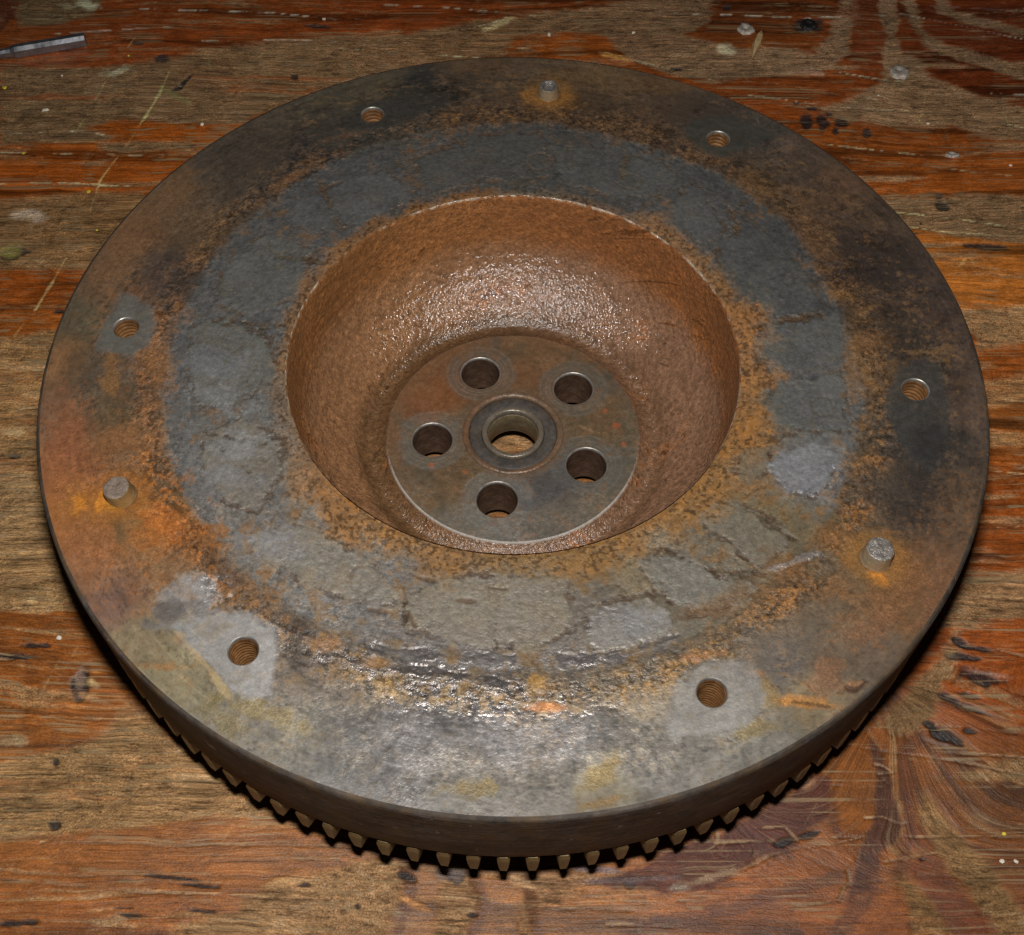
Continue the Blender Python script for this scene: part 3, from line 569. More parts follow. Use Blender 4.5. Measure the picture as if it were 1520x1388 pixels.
    # rust: along the bowl edge, in the rough band, loosely elsewhere
    edge_w = {0: 0.05}
    a_deg = np.degrees(T)
    ew = np.interp(a_deg, [-180,-150,-120,-90,-60,-30,0,30,60,90,120,150,180], [0.035,0.07,0.085,0.055,0.085,0.10,0.10,0.07,0.05,0.03,0.045,0.05,0.035])
    em = 1 - sst(0.25, 1.15, (R - R_IN) / ew + 0.55 * n2 + 0.25 * n6)
    rm = np.clip(0.80 * em + 0.55 * tr * sst(-0.1, 0.6, n3 + n2 * 0.6) + 0.35 * sst(0.35, 0.8, n6 + 0.35 * n1) * (1 - 0.6 * outer), 0, 1)
    s.col = s.col * (1 - rm[:, None]) + CU * (1 + 0.25 * n3)[:, None].clip(0.5, 1.6) * rm[:, None]
    s.grain = np.clip(0.45 + 0.45 * tr + 0.25 * n2 + 0.2 * rm - 0.32 * sst(0.88, 0.97, R), 0.12, 1.0)
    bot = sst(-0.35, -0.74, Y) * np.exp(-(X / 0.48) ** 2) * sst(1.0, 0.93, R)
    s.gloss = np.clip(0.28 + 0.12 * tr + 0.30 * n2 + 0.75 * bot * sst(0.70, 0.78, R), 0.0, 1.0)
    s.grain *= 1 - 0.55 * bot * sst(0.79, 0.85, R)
    s.h += tr * (0.0014 * n3 + 0.0005 * n4) + 0.0002 * n4 + 0.0008 * n3 * (1 - outer)
    s.h -= tr * 0.003 * sst(0.35, 0.8, n3 + 0.4 * n6)                 # pits
    s.h -= 0.0035 * inring
    s.h -= 0.004 * sst(0.9, 0.0, (R - R_IN) / 0.012) * (0.5 + 0.5 * n3)

    # crisp speckle: tan rust grains and dark pits, thick in the rough band and along the bowl
    n7 = fbm(X, Y, 105, 191, 2, 0.7); n8 = fbm(X, Y, 160, 195, 2, 0.6)
    dens = (1 - 0.55 * bot * sst(0.80, 0.86, R)) * np.clip(0.9 * tr + 0.7 * em + 0.25 * outer * sst(0.99, 0.9, R) + 0.22 + 0.25 * n5, 0.08, 1)
    g1 = sst(0.30, 0.55, n7 + 0.35 * n2 + 0.35 * dens - 0.22) * dens * 0.6
    s.col = s.col * (1 - g1[:, None]) + CU * 1.22 * g1[:, None]
    g2 = sst(0.38, 0.62, n8 - 0.3 * n6 + 0.30 * dens - 0.12) * (0.25 + 0.6 * dens)
    s.col *= (1 - 0.62 * g2)[:, None]; calm_ = 1 - 0.75 * sst(0.82, 0.90, R); s.h += (0.0006 * g1 - 0.0009 * g2) * calm_
    s.col *= np.clip(1 + 0.10 * fbm(T * 1.2, R * 90, 2.2, 199, 3, 0.7) * inring, 0.8, 1.2)[:, None]
    B = lambda c, rx, ry, rgb, amt=0.8, ang=0, amp=0.6, soft=0.5, nz=n2, **k: s.tint(s.blob(c, rx, ry, nz, amp, soft, ang), rgb, amt, **k)
    PL = lambda pts, rgb, amt=0.8, soft=0.008, amp=0.010, nz=n2, **k: s.tint(s.poly(pts, soft, nz, amp), rgb, amt, **k)
    LN = lambda pts, rgb, w=0.004, amt=0.6, amp=0.005, nz=n6, **k: s.tint(s.line(pts, w, nz, amp), rgb, amt, **k)
    # facing segments: blue-grey plates left on the worn ring
    plates = [([(1020,265),(1080,300),(1095,345),(1040,360),(1000,330),(1005,280)],(76,80,84)),([(1100,320),(1170,370),(1210,440),(1225,470),(1140,470),(1085,420),(1065,380)],(72,78,82)),
        ([(1130,480),(1245,462),(1256,545),(1140,555),(1120,520)],(86,90,92)),([(1150,565),(1255,555),(1260,640),(1200,645),(1140,620)],(92,96,98)),([(1145,670),(1200,660),(1250,665),(1230,720),(1195,740),(1150,715)],(116,119,122)),([(1100,668),(1142,664),(1140,700),(1110,715),(1095,700)],(98,94,86)),
        ([(1030,760),(1090,742),(1160,775),(1180,805),(1130,840),(1090,820),(1060,790)],(106,104,98)),([(950,830),(1000,815),(1060,850),(1120,860),(1110,890),(1030,912),(990,890)],(116,116,112)),([(870,900),(960,880),(1005,915),(990,940),(900,965),(880,950)],(124,122,116)),
        ([(600,880),(700,850),(840,860),(850,930),(800,960),(700,960),(600,930)],(122,118,110)),([(370,800),(420,770),(500,800),(560,840),(590,900),(520,890),(440,860),(390,830)],(124,122,116)),([(300,640),(360,620),(420,650),(420,700),(380,760),(330,740),(300,700)],(114,112,108)),
        ([(285,480),(340,470),(400,500),(410,560),(350,600),(290,600),(275,540)],(96,98,98)),([(330,400),(390,345),(470,370),(430,440),(370,470),(320,450)],(84,88,90)),([(440,300),(500,270),(570,250),(620,290),(540,330),(470,345),(430,330)],(76,80,84)),([(610,235),(700,200),(800,195),(820,260),(700,268),(640,290)],(68,70,72)),([(820,215),(920,220),(1000,250),(990,290),(900,290),(830,262)],(72,76,78))]
    for pts, rgb in plates:
        PL(pts, tuple(np.array(rgb) * (1.03, 1.0, 0.94)), 0.74, 0.005, 0.015, n6 * 0.7 + n3 * 0.5, h=0.0010, where=(1 - 0.35 * em) * (1 - 0.6 * g1) * (1 - 0.6 * g2), grain=0.4)
        s.tint(s.line(list(pts) + [pts[0]], 0.0045, n6 * 0.8 + n3 * 0.5, 0.014), (70,55,42), 0.68, h=-0.0016, grain=1.0, where=sst(-0.45, 0.25, n2 + 0.6 * n3))
    for c, rgb in [((330,590),(118,118,116)),((345,660),(124,123,120)),((320,530),(104,106,106)),((400,800),(132,130,126)),((300,880),(140,136,130)),((305,868),(150,146,140)),((270,895),(128,124,118)),((250,915),(122,118,110)),((345,710),(122,120,116)),((1205,690),(126,128,130)),((950,930),(132,130,126))]:
        B(c, 34, 20, rgb, 0.75, 10, 1.3, 0.35, n6)
    # segment joints and cracks on the ring: rusty seams
    for pts in ([(590,235),(612,262),(622,290)],[(655,190),(668,200),(690,215)],[(472,262),(490,300),(505,340)],[(1020,262),(1000,320)],[(1052,300),(1075,335),(1062,375)],[(1095,345),(1090,310),(1110,295)],[(1120,482),(1180,472),(1250,452)],[(1125,560),(1190,548),(1255,550)],[(1110,655),(1190,638),(1260,640)],[(1140,668),(1148,700),(1180,730),(1210,738)],
        [(1030,770),(1080,800),(1130,850)],[(1050,745),(1120,760),(1185,805)],[(950,838),(975,880),(1020,915),(1062,900)],[(990,815),(1060,848),(1120,850)],[(855,860),(870,920),(882,962)],[(725,870),(730,940),(738,960)],[(600,845),(598,890),(606,935)],[(430,760),(400,790),(368,815)],[(300,640),(350,650),(390,660)],[(330,670),(370,700)],[(410,380),(460,385),(500,392)],[(330,480),(420,480)],[(840,200),(850,240),(835,270)],[(930,225),(925,262)],[(980,280),(975,320)]):
        s.tint(s.line(pts, 0.0054, n6 + 0.6 * n3, 0.009), (66,54,40), 0.75, h=-0.0018, grain=1.0, where=sst(-0.5, 0.3, n2 + n3 * 0.5))
    for pts in ([(395,915),(440,940),(500,972),(560,985),(650,996),(720,1004),(770,1018)],[(1005,942),(950,958),(890,968),(830,975)],[(560,960),(640,968),(760,972)]):
        s.tint(s.line(pts, 0.005, n6 + n3 * 0.6, 0.010), (58,50,44), 0.6, h=-0.004, where=sst(-0.6, 0.1, n2 + 0.5 * n3))
        s.tint(s.line([(a, b + 9) for a, b in pts], 0.012, n6 + n3 * 0.6, 0.016), (140,135,130), 0.5, h=0.0022, gloss=1.0, where=sst(-0.7, 0.2, n2 + 0.4 * n3))
    # rivet prints
    for c, r in (((935,268),19),((540,857),20),((908,886),20),((1222,602),16),((418,777),18),((800,238),20),((1065,448),15),((415,365),16)):
        im = s.blob(c, r, r * 0.8, n3, 0.25, 0.25); idx, mk = im; s.tint((idx, mk * (1 - s.blob(c, r * 0.72, r * 0.58, n3, 0.25, 0.25)[1][:0].sum() * 0)), (90,84,76), 0.12)
        P = at([c], 0.0)[0]; d = np.hypot(X - P[0], Y - P[1]); rr = r / 700.0
        m_ = np.exp(-((d - rr + 0.004 * n3) / 0.0035) ** 2) * (0.6 + 0.4 * np.clip(n2, -1, 1)); idx = np.nonzero(m_ > 0.02)[0]
        s.tint((idx, m_[idx]), (78,62,48), 0.55, h=-0.003)
    for c, a in (((600,880),80),((632,858),10),((740,872),5),((610,918),60),((690,890),5),((560,905),10)):
        LN([(c[0] - 11 * math.cos(math.radians(a)), c[1] - 11 * math.sin(math.radians(a))), (c[0] + 11 * math.cos(math.radians(a)), c[1] + 11 * math.sin(math.radians(a)))], (84,62,44), 0.004, 0.6, 0.003, h=-0.003)
    # dark burnt sectors
    for c, rx, ry, rgb, a, g in (((640,140),62,24,(38,38,39),-8,0.45),((540,190),80,26,(48,48,47),-10,0.4),((580,165),90,40,(50,49,46),-12,0.2),((700,125),60,12,(40,38,36),-5,0.4),((1050,200),52,30,(50,46,42),10,0.3),((1290,400),60,90,(45,40,38),-30,0.25),((1180,255),40,26,(46,42,40),30,0.3),((1365,640),44,70,(50,49,48),0,0.3),((1350,735),60,32,(50,45,42),0,0.4),((1300,720),40,30,(62,58,54),10,0.5),
        ((150,560),34,44,(66,60,52),0,0.3),((200,590),26,30,(72,64,56),0,0.3),((262,420),26,50,(52,48,46),20,0.45),((290,350),30,22,(62,54,46),-30,0.3),((380,240),60,22,(52,48,44),-30,0.3),((180,770),50,26,(84,74,56),-10,0.4),((160,790),30,14,(80,70,52),0,0.4),((215,815),26,18,(92,84,70),20,0.4),((1270,860),36,20,(82,74,62),20,0.5),((1220,830),26,26,(84,78,68),10,0.5),((1200,920),60,22,(84,80,74),-20,0.5),((1150,960),50,30,(88,84,80),-10,0.4),((1120,990),30,18,(84,82,78),0,0.4),((1000,150),40,18,(50,44,38),5,0.3),((860,150),60,14,(52,44,38),0,0.4),((250,840),40,16,(104,90,74),0,0.4),((1290,790),40,24,(78,70,60),0,0.5)):
        B(c, rx, ry, tuple(np.array(rgb) * (1.10, 1.05, 0.98)), 0.58, a, 0.85, 0.6, n2 * 0.7 + n6 * 0.6, gloss=g)
    for pts, rgb in (([(240,880),(262,858),(290,850),(318,868),(328,890),(305,893),(284,880),(262,900),(245,905)],(146,143,136)),([(268,905),(280,896),(292,900),(282,912)],(126,122,114)),([(258,925),(270,915),(280,922),(262,930)],(126,122,114)),([(232,905),(242,898),(246,912)],(118,112,104)),([(396,800),(420,790),(470,830),(430,838),(384,812)],(134,132,126)),([(1140,690),(1160,672),(1215,662),(1240,668),(1235,700),(1205,735),(1165,722)],(120,123,126)),([(868,925),(900,900),(990,905),(1002,925),(960,945),(886,958)],(132,130,124))):
        PL(pts, rgb, 0.55, 0.008, 0.016, n6 * 0.8 + n3 * 0.6, grain=0.35, h=0.001, where=1 - 0.5 * g2)
    # strong rust blooms
    for c, rx, ry, rgb, a in (((110,740),42,30,(140,96,52),60),((118,745),10,22,(168,112,40),10),((235,775),32,24,(160,98,44),20),((210,800),26,16,(140,92,48),0),((130,800),36,40,(134,90,56),60),((100,650),24,60,(122,80,54),5),((180,650),40,20,(118,84,54),-10),((165,560),14,36,(114,84,52),0),((230,540),22,26,(112,82,54),-20),((215,495),22,10,(110,78,50),-50),((1320,830),50,22,(120,86,50),30),((1340,870),42,60,(112,80,52),10),((1395,900),30,70,(108,78,56),15),((1285,935),40,24,(112,82,58),0),((1225,1005),22,30,(118,86,62),20),((1190,1040),30,8,(170,118,56),4),((1205,1046),40,6,(160,110,50),4),((1030,975),34,8,(140,100,62),-12),((1140,1030),14,20,(122,102,66),-30),((1125,1080),40,12,(118,102,66),-15),((820,148),30,10,(112,78,38),6),((250,290),60,26,(86,66,46),-40),((180,380),40,22,(92,70,50),-50),((200,440),26,14,(88,64,46),-30),((850,110),40,10,(74,58,40),0),((960,125),60,10,(74,58,40),5),((1120,270),30,12,(84,64,44),30),((1210,350),16,40,(82,62,44),-30),((1290,510),30,14,(100,74,50),-10),((1265,545),14,40,(104,80,54),0),((1240,800),30,18,(114,84,52),20),((1160,840),30,20,(108,80,52),20),((1080,890),50,16,(104,78,52),-20),
        ((890,1150),30,14,(128,108,62),-40),((900,1190),40,8,(136,106,56),-15),((700,1170),40,12,(122,104,62),0),((800,1010),14,12,(170,130,60),0),((815,1050),24,6,(160,110,70),0),((560,985),18,8,(150,112,66),0),((240,990),30,5,(140,104,62),0),((400,1060),60,14,(120,106,70),20),((330,1070),40,20,(116,104,72),40),((480,955),20,10,(146,110,76),0),((1262,1018),12,6,(150,104,62),0),((1120,1000),10,5,(140,96,60),0),((520,200),40,5,(72,56,44),-15),((430,265),30,6,(92,68,46),-30)):
        B(c, rx, ry, rgb, 0.66, a, 0.95, 0.55, n6 * 0.6 + n3 * 0.55, grain=0.75)
    # scored flecks: short orange ticks in the top and right outer band
    fk = sst(0.30, 0.62, fbm(X * 1.2, Y * 2.2, 42, 171, 4, 0.75) + 0.3 * n2) * sst(0.0, 0.5, Y + 0.35 + 0.3 * X) * sst(0.995, 0.93, R) * sst(0.74, 0.78, R)
    fk *= sst(-0.35, 0.35, n1 + 0.25)
    s.col = s.col * (1 - 0.4 * fk[:, None]) + np.array(albedo((96,74,48), (0.5, 0.7), 0.0)) * 0.4 * fk[:, None]
    dk2 = sst(0.25, 0.6, fbm(X, Y * 2.0, 26, 181, 4, 0.65)) * sst(0.1, 0.6, Y + 0.5 * X) * sst(0.76, 0.80, R) * sst(0.985, 0.94, R)
    s.col *= (1 - 0.35 * dk2)[:, None]
    # clean machined pads where the clutch cover sat, around the threaded holes
    pads = [([(165,462),(182,432),(205,442),(222,458),(230,485),(215,515),(190,528),(160,522),(140,515),(150,490)],(92,92,88),0.85,0.25),([(245,928),(300,912),(330,908),(372,905),(408,935),(416,965),(404,1000),(404,1034),(372,1036),(342,1028),(318,1000),(282,962)],(142,140,133),0.88,0.2),
        ([(998,1030),(1022,992),(1050,980),(1095,980),(1130,1000),(1135,1035),(1108,1075),(1060,1092),(1000,1100),(985,1092),(992,1058)],(125,122,114),0.78,0.2),([(1320,570),(1335,545),(1370,535),(1400,545),(1408,600),(1405,650),(1385,700),(1360,690),(1330,645),(1312,610)],(64,63,60),0.75,0.22),
        ([(1010,190),(1050,168),(1090,172),(1135,192),(1150,205),(1110,222),(1070,232),(1045,225)],(56,55,51),0.85,0.2),([(500,178),(540,155),(590,145),(640,140),(660,150),(610,175),(570,190),(530,195)],(50,49,47),0.7,0.3)]
    for pts, rgb, a, g in pads:
        idx, mk = s.poly(pts, 0.009, n2 + 0.8 * n6 + 0.4 * n3, 0.008)
        s.tint((idx, mk), rgb, a, gloss=0.25, grain=0.22)
        s.tint((idx, mk * (0.4 * sst(0.2, 0.6, n6 + 0.4 * n7)[idx])), tuple(np.array(rgb) * (0.86, 0.78, 0.66)), 1.0)
        s.col[idx] *= (1 + 0.16 * mk * fbm(X[idx] * 0.3 + Y[idx], Y[idx] * 1.0 - 0.6 * X[idx], 60, 197, 3, 0.7) * 1.0)[:, None]
        s.h[idx] *= (1 - mk)
    LN([(318,1000),(282,962),(262,938)], (150,130,100), 0.004, 0.6, 0.006, n3)
    LN([(340,1034),(320,1005)], (170,150,110), 0.006, 0.5, 0.006, n3)
    PL([(1080,545),(1080,546),(1082,546)], (60,60,60), 0.0)
    B((1380,650), 26, 44, (46,45,44), 0.6, 0, 0.5, 0.6)
    # rust and a dark seat line round the pins, a gouge at lower right
    for (px_, py_) in PINS:
        d = np.hypot(X - px_, Y - py_)
        m_ = np.exp(-((d - 0.045 + 0.012 * n2) / 0.02) ** 2); idx = np.nonzero(m_ > 0.02)[0]
        lo = px_ < -0.5
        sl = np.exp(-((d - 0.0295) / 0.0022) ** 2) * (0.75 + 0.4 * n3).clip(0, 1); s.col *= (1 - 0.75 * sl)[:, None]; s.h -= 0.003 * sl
        s.tint((idx, m_[idx]), (140,92,40) if lo else ((124,90,46) if py_ < 0 else (100,72,38)), 0.6, grain=0.6)
    B((150,745), 7, 22, (176,118,48), 0.7, 25, 0.4, 0.4, n3); B((166,752), 16, 8, (160,112,42), 0.7, 20); B((1306,858), 15, 8, (176,116,42), 0.6, 25, 1.0, 0.6, n6 * 0.6 + n3 * 0.6)
    LN([(1172,1036),(1200,1041),(1236,1046)], (140,108,68), 0.0026, 0.5, 0.006, n3, h=-0.0006); LN([(1176,1042),(1204,1046),(1232,1050)], (70,54,38), 0.003, 0.7, 0.003, n3)
    LN([(1258,1020),(1268,1024),(1284,1010)], (60,44,36), 0.006, 0.8, 0.006, n3, h=-0.003); LN([(1270,1017),(1280,1011)], (150,116,84), 0.003, 0.6, 0.004, n3)
    LN([(1140,845),(1200,825),(1215,822)], (150,145,140), 0.006, 0.5, 0.008, n3, h=0.004, gloss=0.9)
    B((250,905), 34, 14, (74,66,60), 0.5, -20, 1.0, 0.4, n6); B((340,860), 24, 12, (66,58,54), 0.5, 30, 1.0, 0.4, n6); B((440,930), 30, 10, (62,54,50), 0.5, 20, 1.0, 0.4, n6)
    # scuffs where things were dragged: fine arcs on the outer land
    s.col *= np.clip(1 + 0.10 * np.sign(arc) * sst(0.5, 0.9, np.abs(arc)) * outer, 0.8, 1.2)[:, None]
    s.col[:, 1] = np.minimum(s.col[:, 1], s.col[:, 0] * 0.995); s.col[:, 2] = np.minimum(s.col[:, 2], s.col[:, 0] * 0.985)
    s.col = 0.10 * (s.col / 0.10) ** 1.13
    s.col *= (1 + 0.90 * bot * sst(0.75, 0.80, R) * sst(0.99, 0.90, R) * (0.75 + 0.5 * n2).clip(0.2, 1.3))[:, None]  # silvery flash sheen on the near face, painted in as lighter colour
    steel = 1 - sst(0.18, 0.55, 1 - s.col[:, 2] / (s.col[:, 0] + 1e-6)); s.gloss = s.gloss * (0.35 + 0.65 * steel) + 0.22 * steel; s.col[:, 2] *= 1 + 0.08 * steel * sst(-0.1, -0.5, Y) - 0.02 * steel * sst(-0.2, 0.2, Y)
    s.h *= sst(0.992, 0.975, R) * 0.9 + 0.1
    v = np.stack([X, Y, s.h], 1)
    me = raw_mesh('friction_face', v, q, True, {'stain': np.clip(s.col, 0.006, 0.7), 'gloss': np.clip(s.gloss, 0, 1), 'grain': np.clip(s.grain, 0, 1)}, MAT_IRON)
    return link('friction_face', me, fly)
build_face()

# outer wall and underside
prof = [(0.990, 0.0), (0.9935, -0.0006), (0.9965, -0.0028), (0.9985, -0.0065), (0.9995, -0.012), (1.0, -0.02), (1.0, -0.10), (1.0, -0.205), (0.9985, -0.213), (0.995, -0.217), (0.985, -0.218)]
v, q = lathe(prof, 360); link('rim', raw_mesh('rim', v, q, True, None, MAT_RIM), fly)
prof = [(0.985, -0.218), (0.90, -0.219), (0.86, -0.235), (0.60, -0.26), (0.54, -0.30), (0.49, -0.355), (0.43, -0.385), (0.31, -0.39), (0.308, -0.4475), (0.262, -0.4475), (0.260, -0.405)]
v, q = lathe(prof, 200)
link('underside', raw_mesh('underside', v, q, True, None, MAT_UNDER), fly)

HUBZ = -0.287
BOLTS = [(-0.0790, 0.1760), (0.1450, 0.1300), (-0.1880, -0.0210), (0.1695, -0.0905), (-0.0352, -0.1850)]
BR = 0.0490
def build_bowl():
    pr = [(0.4857, -0.0005), (0.4838, -0.0030), (0.4824, -0.008), (0.4805, -0.05), (0.478, -0.10), (0.4735, -0.14), (0.464, -0.172), (0.450, -0.20), (0.432, -0.225), (0.41, -0.2475), (0.385, -0.268), (0.368, -0.283), (0.357, -0.2955), (0.349, -0.3035), (0.340, -0.3085), (0.330, -0.3095), (0.320, -0.3065), (0.308, -0.2995), (0.3000, -0.2935), (0.2975, -0.2905), (0.294, HUBZ)]
    pr = np.array(pr); t = np.concatenate([[0], np.cumsum(np.hypot(*np.diff(pr, axis=0).T))]); tt = np.linspace(0, t[-1], 150)
    rr, zz = np.interp(tt, t, pr[:, 0]), np.interp(tt, t, pr[:, 1])
    for _ in range(2):
        rr[1:-1] = (rr[:-2] + rr[1:-1] * 2 + rr[2:]) / 4; zz[1:-1] = (zz[:-2] + zz[1:-1] * 2 + zz[2:]) / 4
    nt = 900; th = np.arange(nt) * 2 * np.pi / nt; k = len(rr)
    X = np.outer(np.cos(th), rr).ravel(); Y = np.outer(np.sin(th), rr).ravel(); Z = np.tile(zz, nt)
    tm = np.tile(tt, nt); T = np.repeat(th, k); R = np.tile(rr, nt)
    u, w = T * 0.42, tm + 3.0
    ca, sa = np.cos(T) * 0.42, np.sin(T) * 0.42
    n2 = fbm(ca + tm * 0.7, sa + w * 0.7, 14, 201, 5, 0.6); n3 = fbm(ca + tm, sa - tm, 55, 211, 4, 0.65); n1 = fbm(ca, sa + tm, 4, 221, 3); n4 = fbm(ca - tm * 0.9, sa + tm * 0.8, 100, 231, 3, 0.7)
    a = np.degrees(np.arctan2(Y, X))
    # observed rust tones: orange on the wall and left side, greyer brown on the floor facing the lens
    cw = np.array([0.225, 0.086, 0.028]); cf = np.array([0.215, 0.115, 0.066]); cg = np.array([0.085, 0.046, 0.019])
    wall = sst(-0.20, -0.12, Z + 0.02 * n2)
    left = sst(0.25, -0.25, X + 0.08 * n1)
    col = cf * (1 - wall[:, None]) + cw * wall[:, None]
    col = col * (1 - 0.45 * left[:, None]) + np.array([0.285, 0.130, 0.042]) * 0.45 * left[:, None]
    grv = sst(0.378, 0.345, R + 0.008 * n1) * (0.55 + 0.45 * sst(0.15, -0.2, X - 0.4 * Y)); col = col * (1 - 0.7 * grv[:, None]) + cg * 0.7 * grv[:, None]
    col *= np.clip(1 + 0.16 * n2 + 0.12 * n3 + 0.10 * n1 + 0.22 * n4, 0.5, 1.6)[:, None]
    br = sst(0.42, 0.75, n2 + 0.4 * n3); col = col * (1 - 0.5 * br[:, None]) + np.array([0.34, 0.12, 0.03]) * 0.5 * br[:, None]
    dkp = sst(0.6, 0.85, n3 + 0.35 * n2); col *= (1 - 0.6 * dkp)[:, None]
    er = sst(0.0065, 0.0025, tm + 0.003 * n3) * sst(-0.35, 0.35, n4 + 0.7 * n2); col = col * (1 - er[:, None]) + np.array([0.42, 0.36, 0.28]) * er[:, None]  # broken glints along the bowl edge, painted into the colour
    hb = sst(tt[-1] - 0.007, tt[-1] - 0.004, tm) * (0.12 + 0.88 * sst(-0.02, -0.2, Y + 0.05 * n1)); col = col * (1 - hb[:, None]) + np.array([0.40, 0.37, 0.33]) * hb[:, None]  # highlight on the hub chamfer painted into the colour, strongest on the near arc
    gloss = np.clip(0.90 + 0.25 * n2 + 0.3 * er + 0.3 * hb - 0.25 * wall - 0.45 * sst(0.36, 0.33, R) * (1 - hb), 0, 1); grain = np.clip(0.85 + 0.2 * n2 - 0.5 * hb, 0.2, 1)
    disp = (0.0010 * n3 + 0.0002 * n4) * sst(0.0, 0.02, tm) * sst(tt[-1], tt[-1] - 0.02, tm)
    X = X * (1 - disp / 0.45); Y = Y * (1 - disp / 0.45); Z = Z + disp * 0.8
    i = np.arange(nt)[:, None]; j = np.arange(k - 1)[None, :]
    q = np.stack([i * k + j, ((i + 1) % nt) * k + j, ((i + 1) % nt) * k + j + 1, i * k + j + 1], 2).reshape(-1, 4)
    me = raw_mesh('bowl', np.stack([X, Y, Z], 1), q, True, {'stain': np.clip(col, 0.006, 0.7), 'gloss': gloss, 'grain': grain}, MAT_BOWL)
    return link('bowl', me, fly)
build_bowl()

def build_hub():
    rs = np.linspace(0.1185, 0.294, 90); X, Y, q = polar_grid(rs, 500)
    X, Y, q = cut_holes(X, Y, q, [(b[0], b[1], BR) for b in BOLTS])
    s = Sheet(X, Y, HUBZ); R = np.hypot(X, Y); T = np.arctan2(Y, X)
    n1 = fbm(X, Y, 9, 301, 4); n2 = fbm(X, Y, 25, 311, 5, 0.6); n3 = fbm(X, Y, 80, 321, 4, 0.65)
    arc = fbm(T * 2.0, R * 120, 1.6, 331, 3, 0.7)
    sw = [(650,590,(126,84,52)),(680,530,(104,70,46)),(625,610,(122,82,54)),(590,640,(98,86,70)),(620,720,(106,92,72)),(600,690,(100,90,74)),(660,720,(108,88,64)),(680,780,(112,106,94)),(760,795,(118,114,106)),(800,770,(104,98,88)),(850,770,(106,98,86)),(900,750,(102,94,80)),(930,690,(98,92,80)),(935,620,(94,84,66)),(900,620,(106,86,62)),(910,560,(84,76,64)),(880,540,(86,72,54)),(800,520,(102,78,54)),(760,510,(92,74,54)),(720,510,(80,72,62)),(770,560,(110,80,54)),(680,640,(96,84,68)),(850,640,(100,84,62)),(800,720,(84,80,76)),(845,700,(74,72,70)),(700,700,(104,86,62))]
    s.col = s.swatches(sw, 0.02, n2 * 0.008, n2 * 0.008)
    s.col *= np.clip(1 + 0.2 * n2 + 0.14 * n3 + 0.08 * arc, 0.5, 1.6)[:, None]
    s.col *= np.array([0.80, 0.78, 0.77])
    s.grain = np.clip(0.45 + 0.3 * n2, 0.15, 1); s.gloss = np.clip(0.35 + 0.25 * n1, 0, 1)
    for i, b in enumerate(BOLTS):          # bright seats worn by the bolt heads
        d = np.hypot(X - b[0], Y - b[1]); m = sst(0.088, 0.078, d + 0.006 * n2); idx = np.nonzero(m > 0.01)[0]
        s.tint((idx, m[idx]), [(84,78,68),(82,78,70),(92,88,80),(86,84,78),(106,104,98)][i], 0.52, gloss=0.4, grain=0.3)
        for rr in (0.058, 0.066, 0.080):
            m = np.exp(-((d - rr + 0.001 * n2) / 0.0016) ** 2) * (0.5 + 0.5 * n1); idx = np.nonzero(m > 0.05)[0]; s.tint((idx, m[idx]), (130,122,110), 0.35, h=-0.0008)
    ed = sst(0.235, 0.292, R + 0.05 * n2 + 0.03 * n1) * sst(-0.12, 0.14, Y - 0.5 * X + 0.05 * n1); s.col = s.col * (1 - 0.75 * ed[:, None]) + np.array([0.17, 0.088, 0.040]) * 0.75 * ed[:, None]
    sp_ = sst(0.25, 0.6, n3 + 0.6 * n2); s.col = s.col * (1 - 0.35 * sp_[:, None]) + np.array([0.17, 0.08, 0.035]) * 0.35 * sp_[:, None]
    m = sst(0.138, 0.122, R + 0.006 * n2); s.col = s.col * (1 - 0.6 * m[:, None]) + np.array([0.13, 0.085, 0.05]) * 0.6 * m[:, None]
    for c, r in (((915,633),5),((900,610),4),((862,585),4),((640,690),5),((690,700),4),((925,660),4)):
        s.tint(s.blob(c, r, r * 0.8, n3, 0.8, 0.5), (150,84,50), 0.7, h=0.001)
    s.tint(s.line([(860,632),(880,640)], 0.003, n3, 0.002), (130,104,76), 0.5); s.tint(s.line([(845,712),(800,745),(780,752)], 0.016, n2, 0.01), (70,68,68), 0.55)
    s.h += 0.0006 * n3
    me = raw_mesh('hub_face', np.stack([X, Y, HUBZ + s.h], 1), q, True, {'stain': np.clip(s.col, 0.006, 0.7), 'gloss': s.gloss, 'grain': s.grain}, MAT_IRON)
    return link('hub_face', me, fly)
build_hub()

# back of the hub, pierced like its face
X_, Y_, q_ = polar_grid(np.linspace(0.0985, 0.260, 40), 300); X_, Y_, q_ = cut_holes(X_, Y_, q_, [(b[0], b[1], BR - 0.0035) for b in BOLTS])
link('hub_back', raw_mesh('hub_back', np.stack([X_, Y_, np.full(len(X_), -0.405)], 1), q_[:, ::-1], False, None, MAT_UNDER), fly)
# bolt holes through the hub
v, q = lathe([(BR, 0), (BR - 0.0012, -0.0007), (BR - 0.0022, -0.0020), (BR - 0.0027, -0.0036), (BR - 0.003, -0.006)], 72); v[:, 2] -= ZT; lipm = raw_mesh('bolt_hole_lip', v, q, True, None, MAT_LIP)
v, q = lathe([(BR - 0.003, -0.006), (BR - 0.0035, -0.05), (BR - 0.0035, -0.118)], 72); v[:, 2] -= ZT; borem = raw_mesh('bolt_hole', v, q, True, None, MAT_BORE)
for b in BOLTS:
    o = link('bolt_hole', borem, fly, Vector((b[0], b[1], HUBZ + ZT)) * S)
    link('hole_lip', lipm, o)

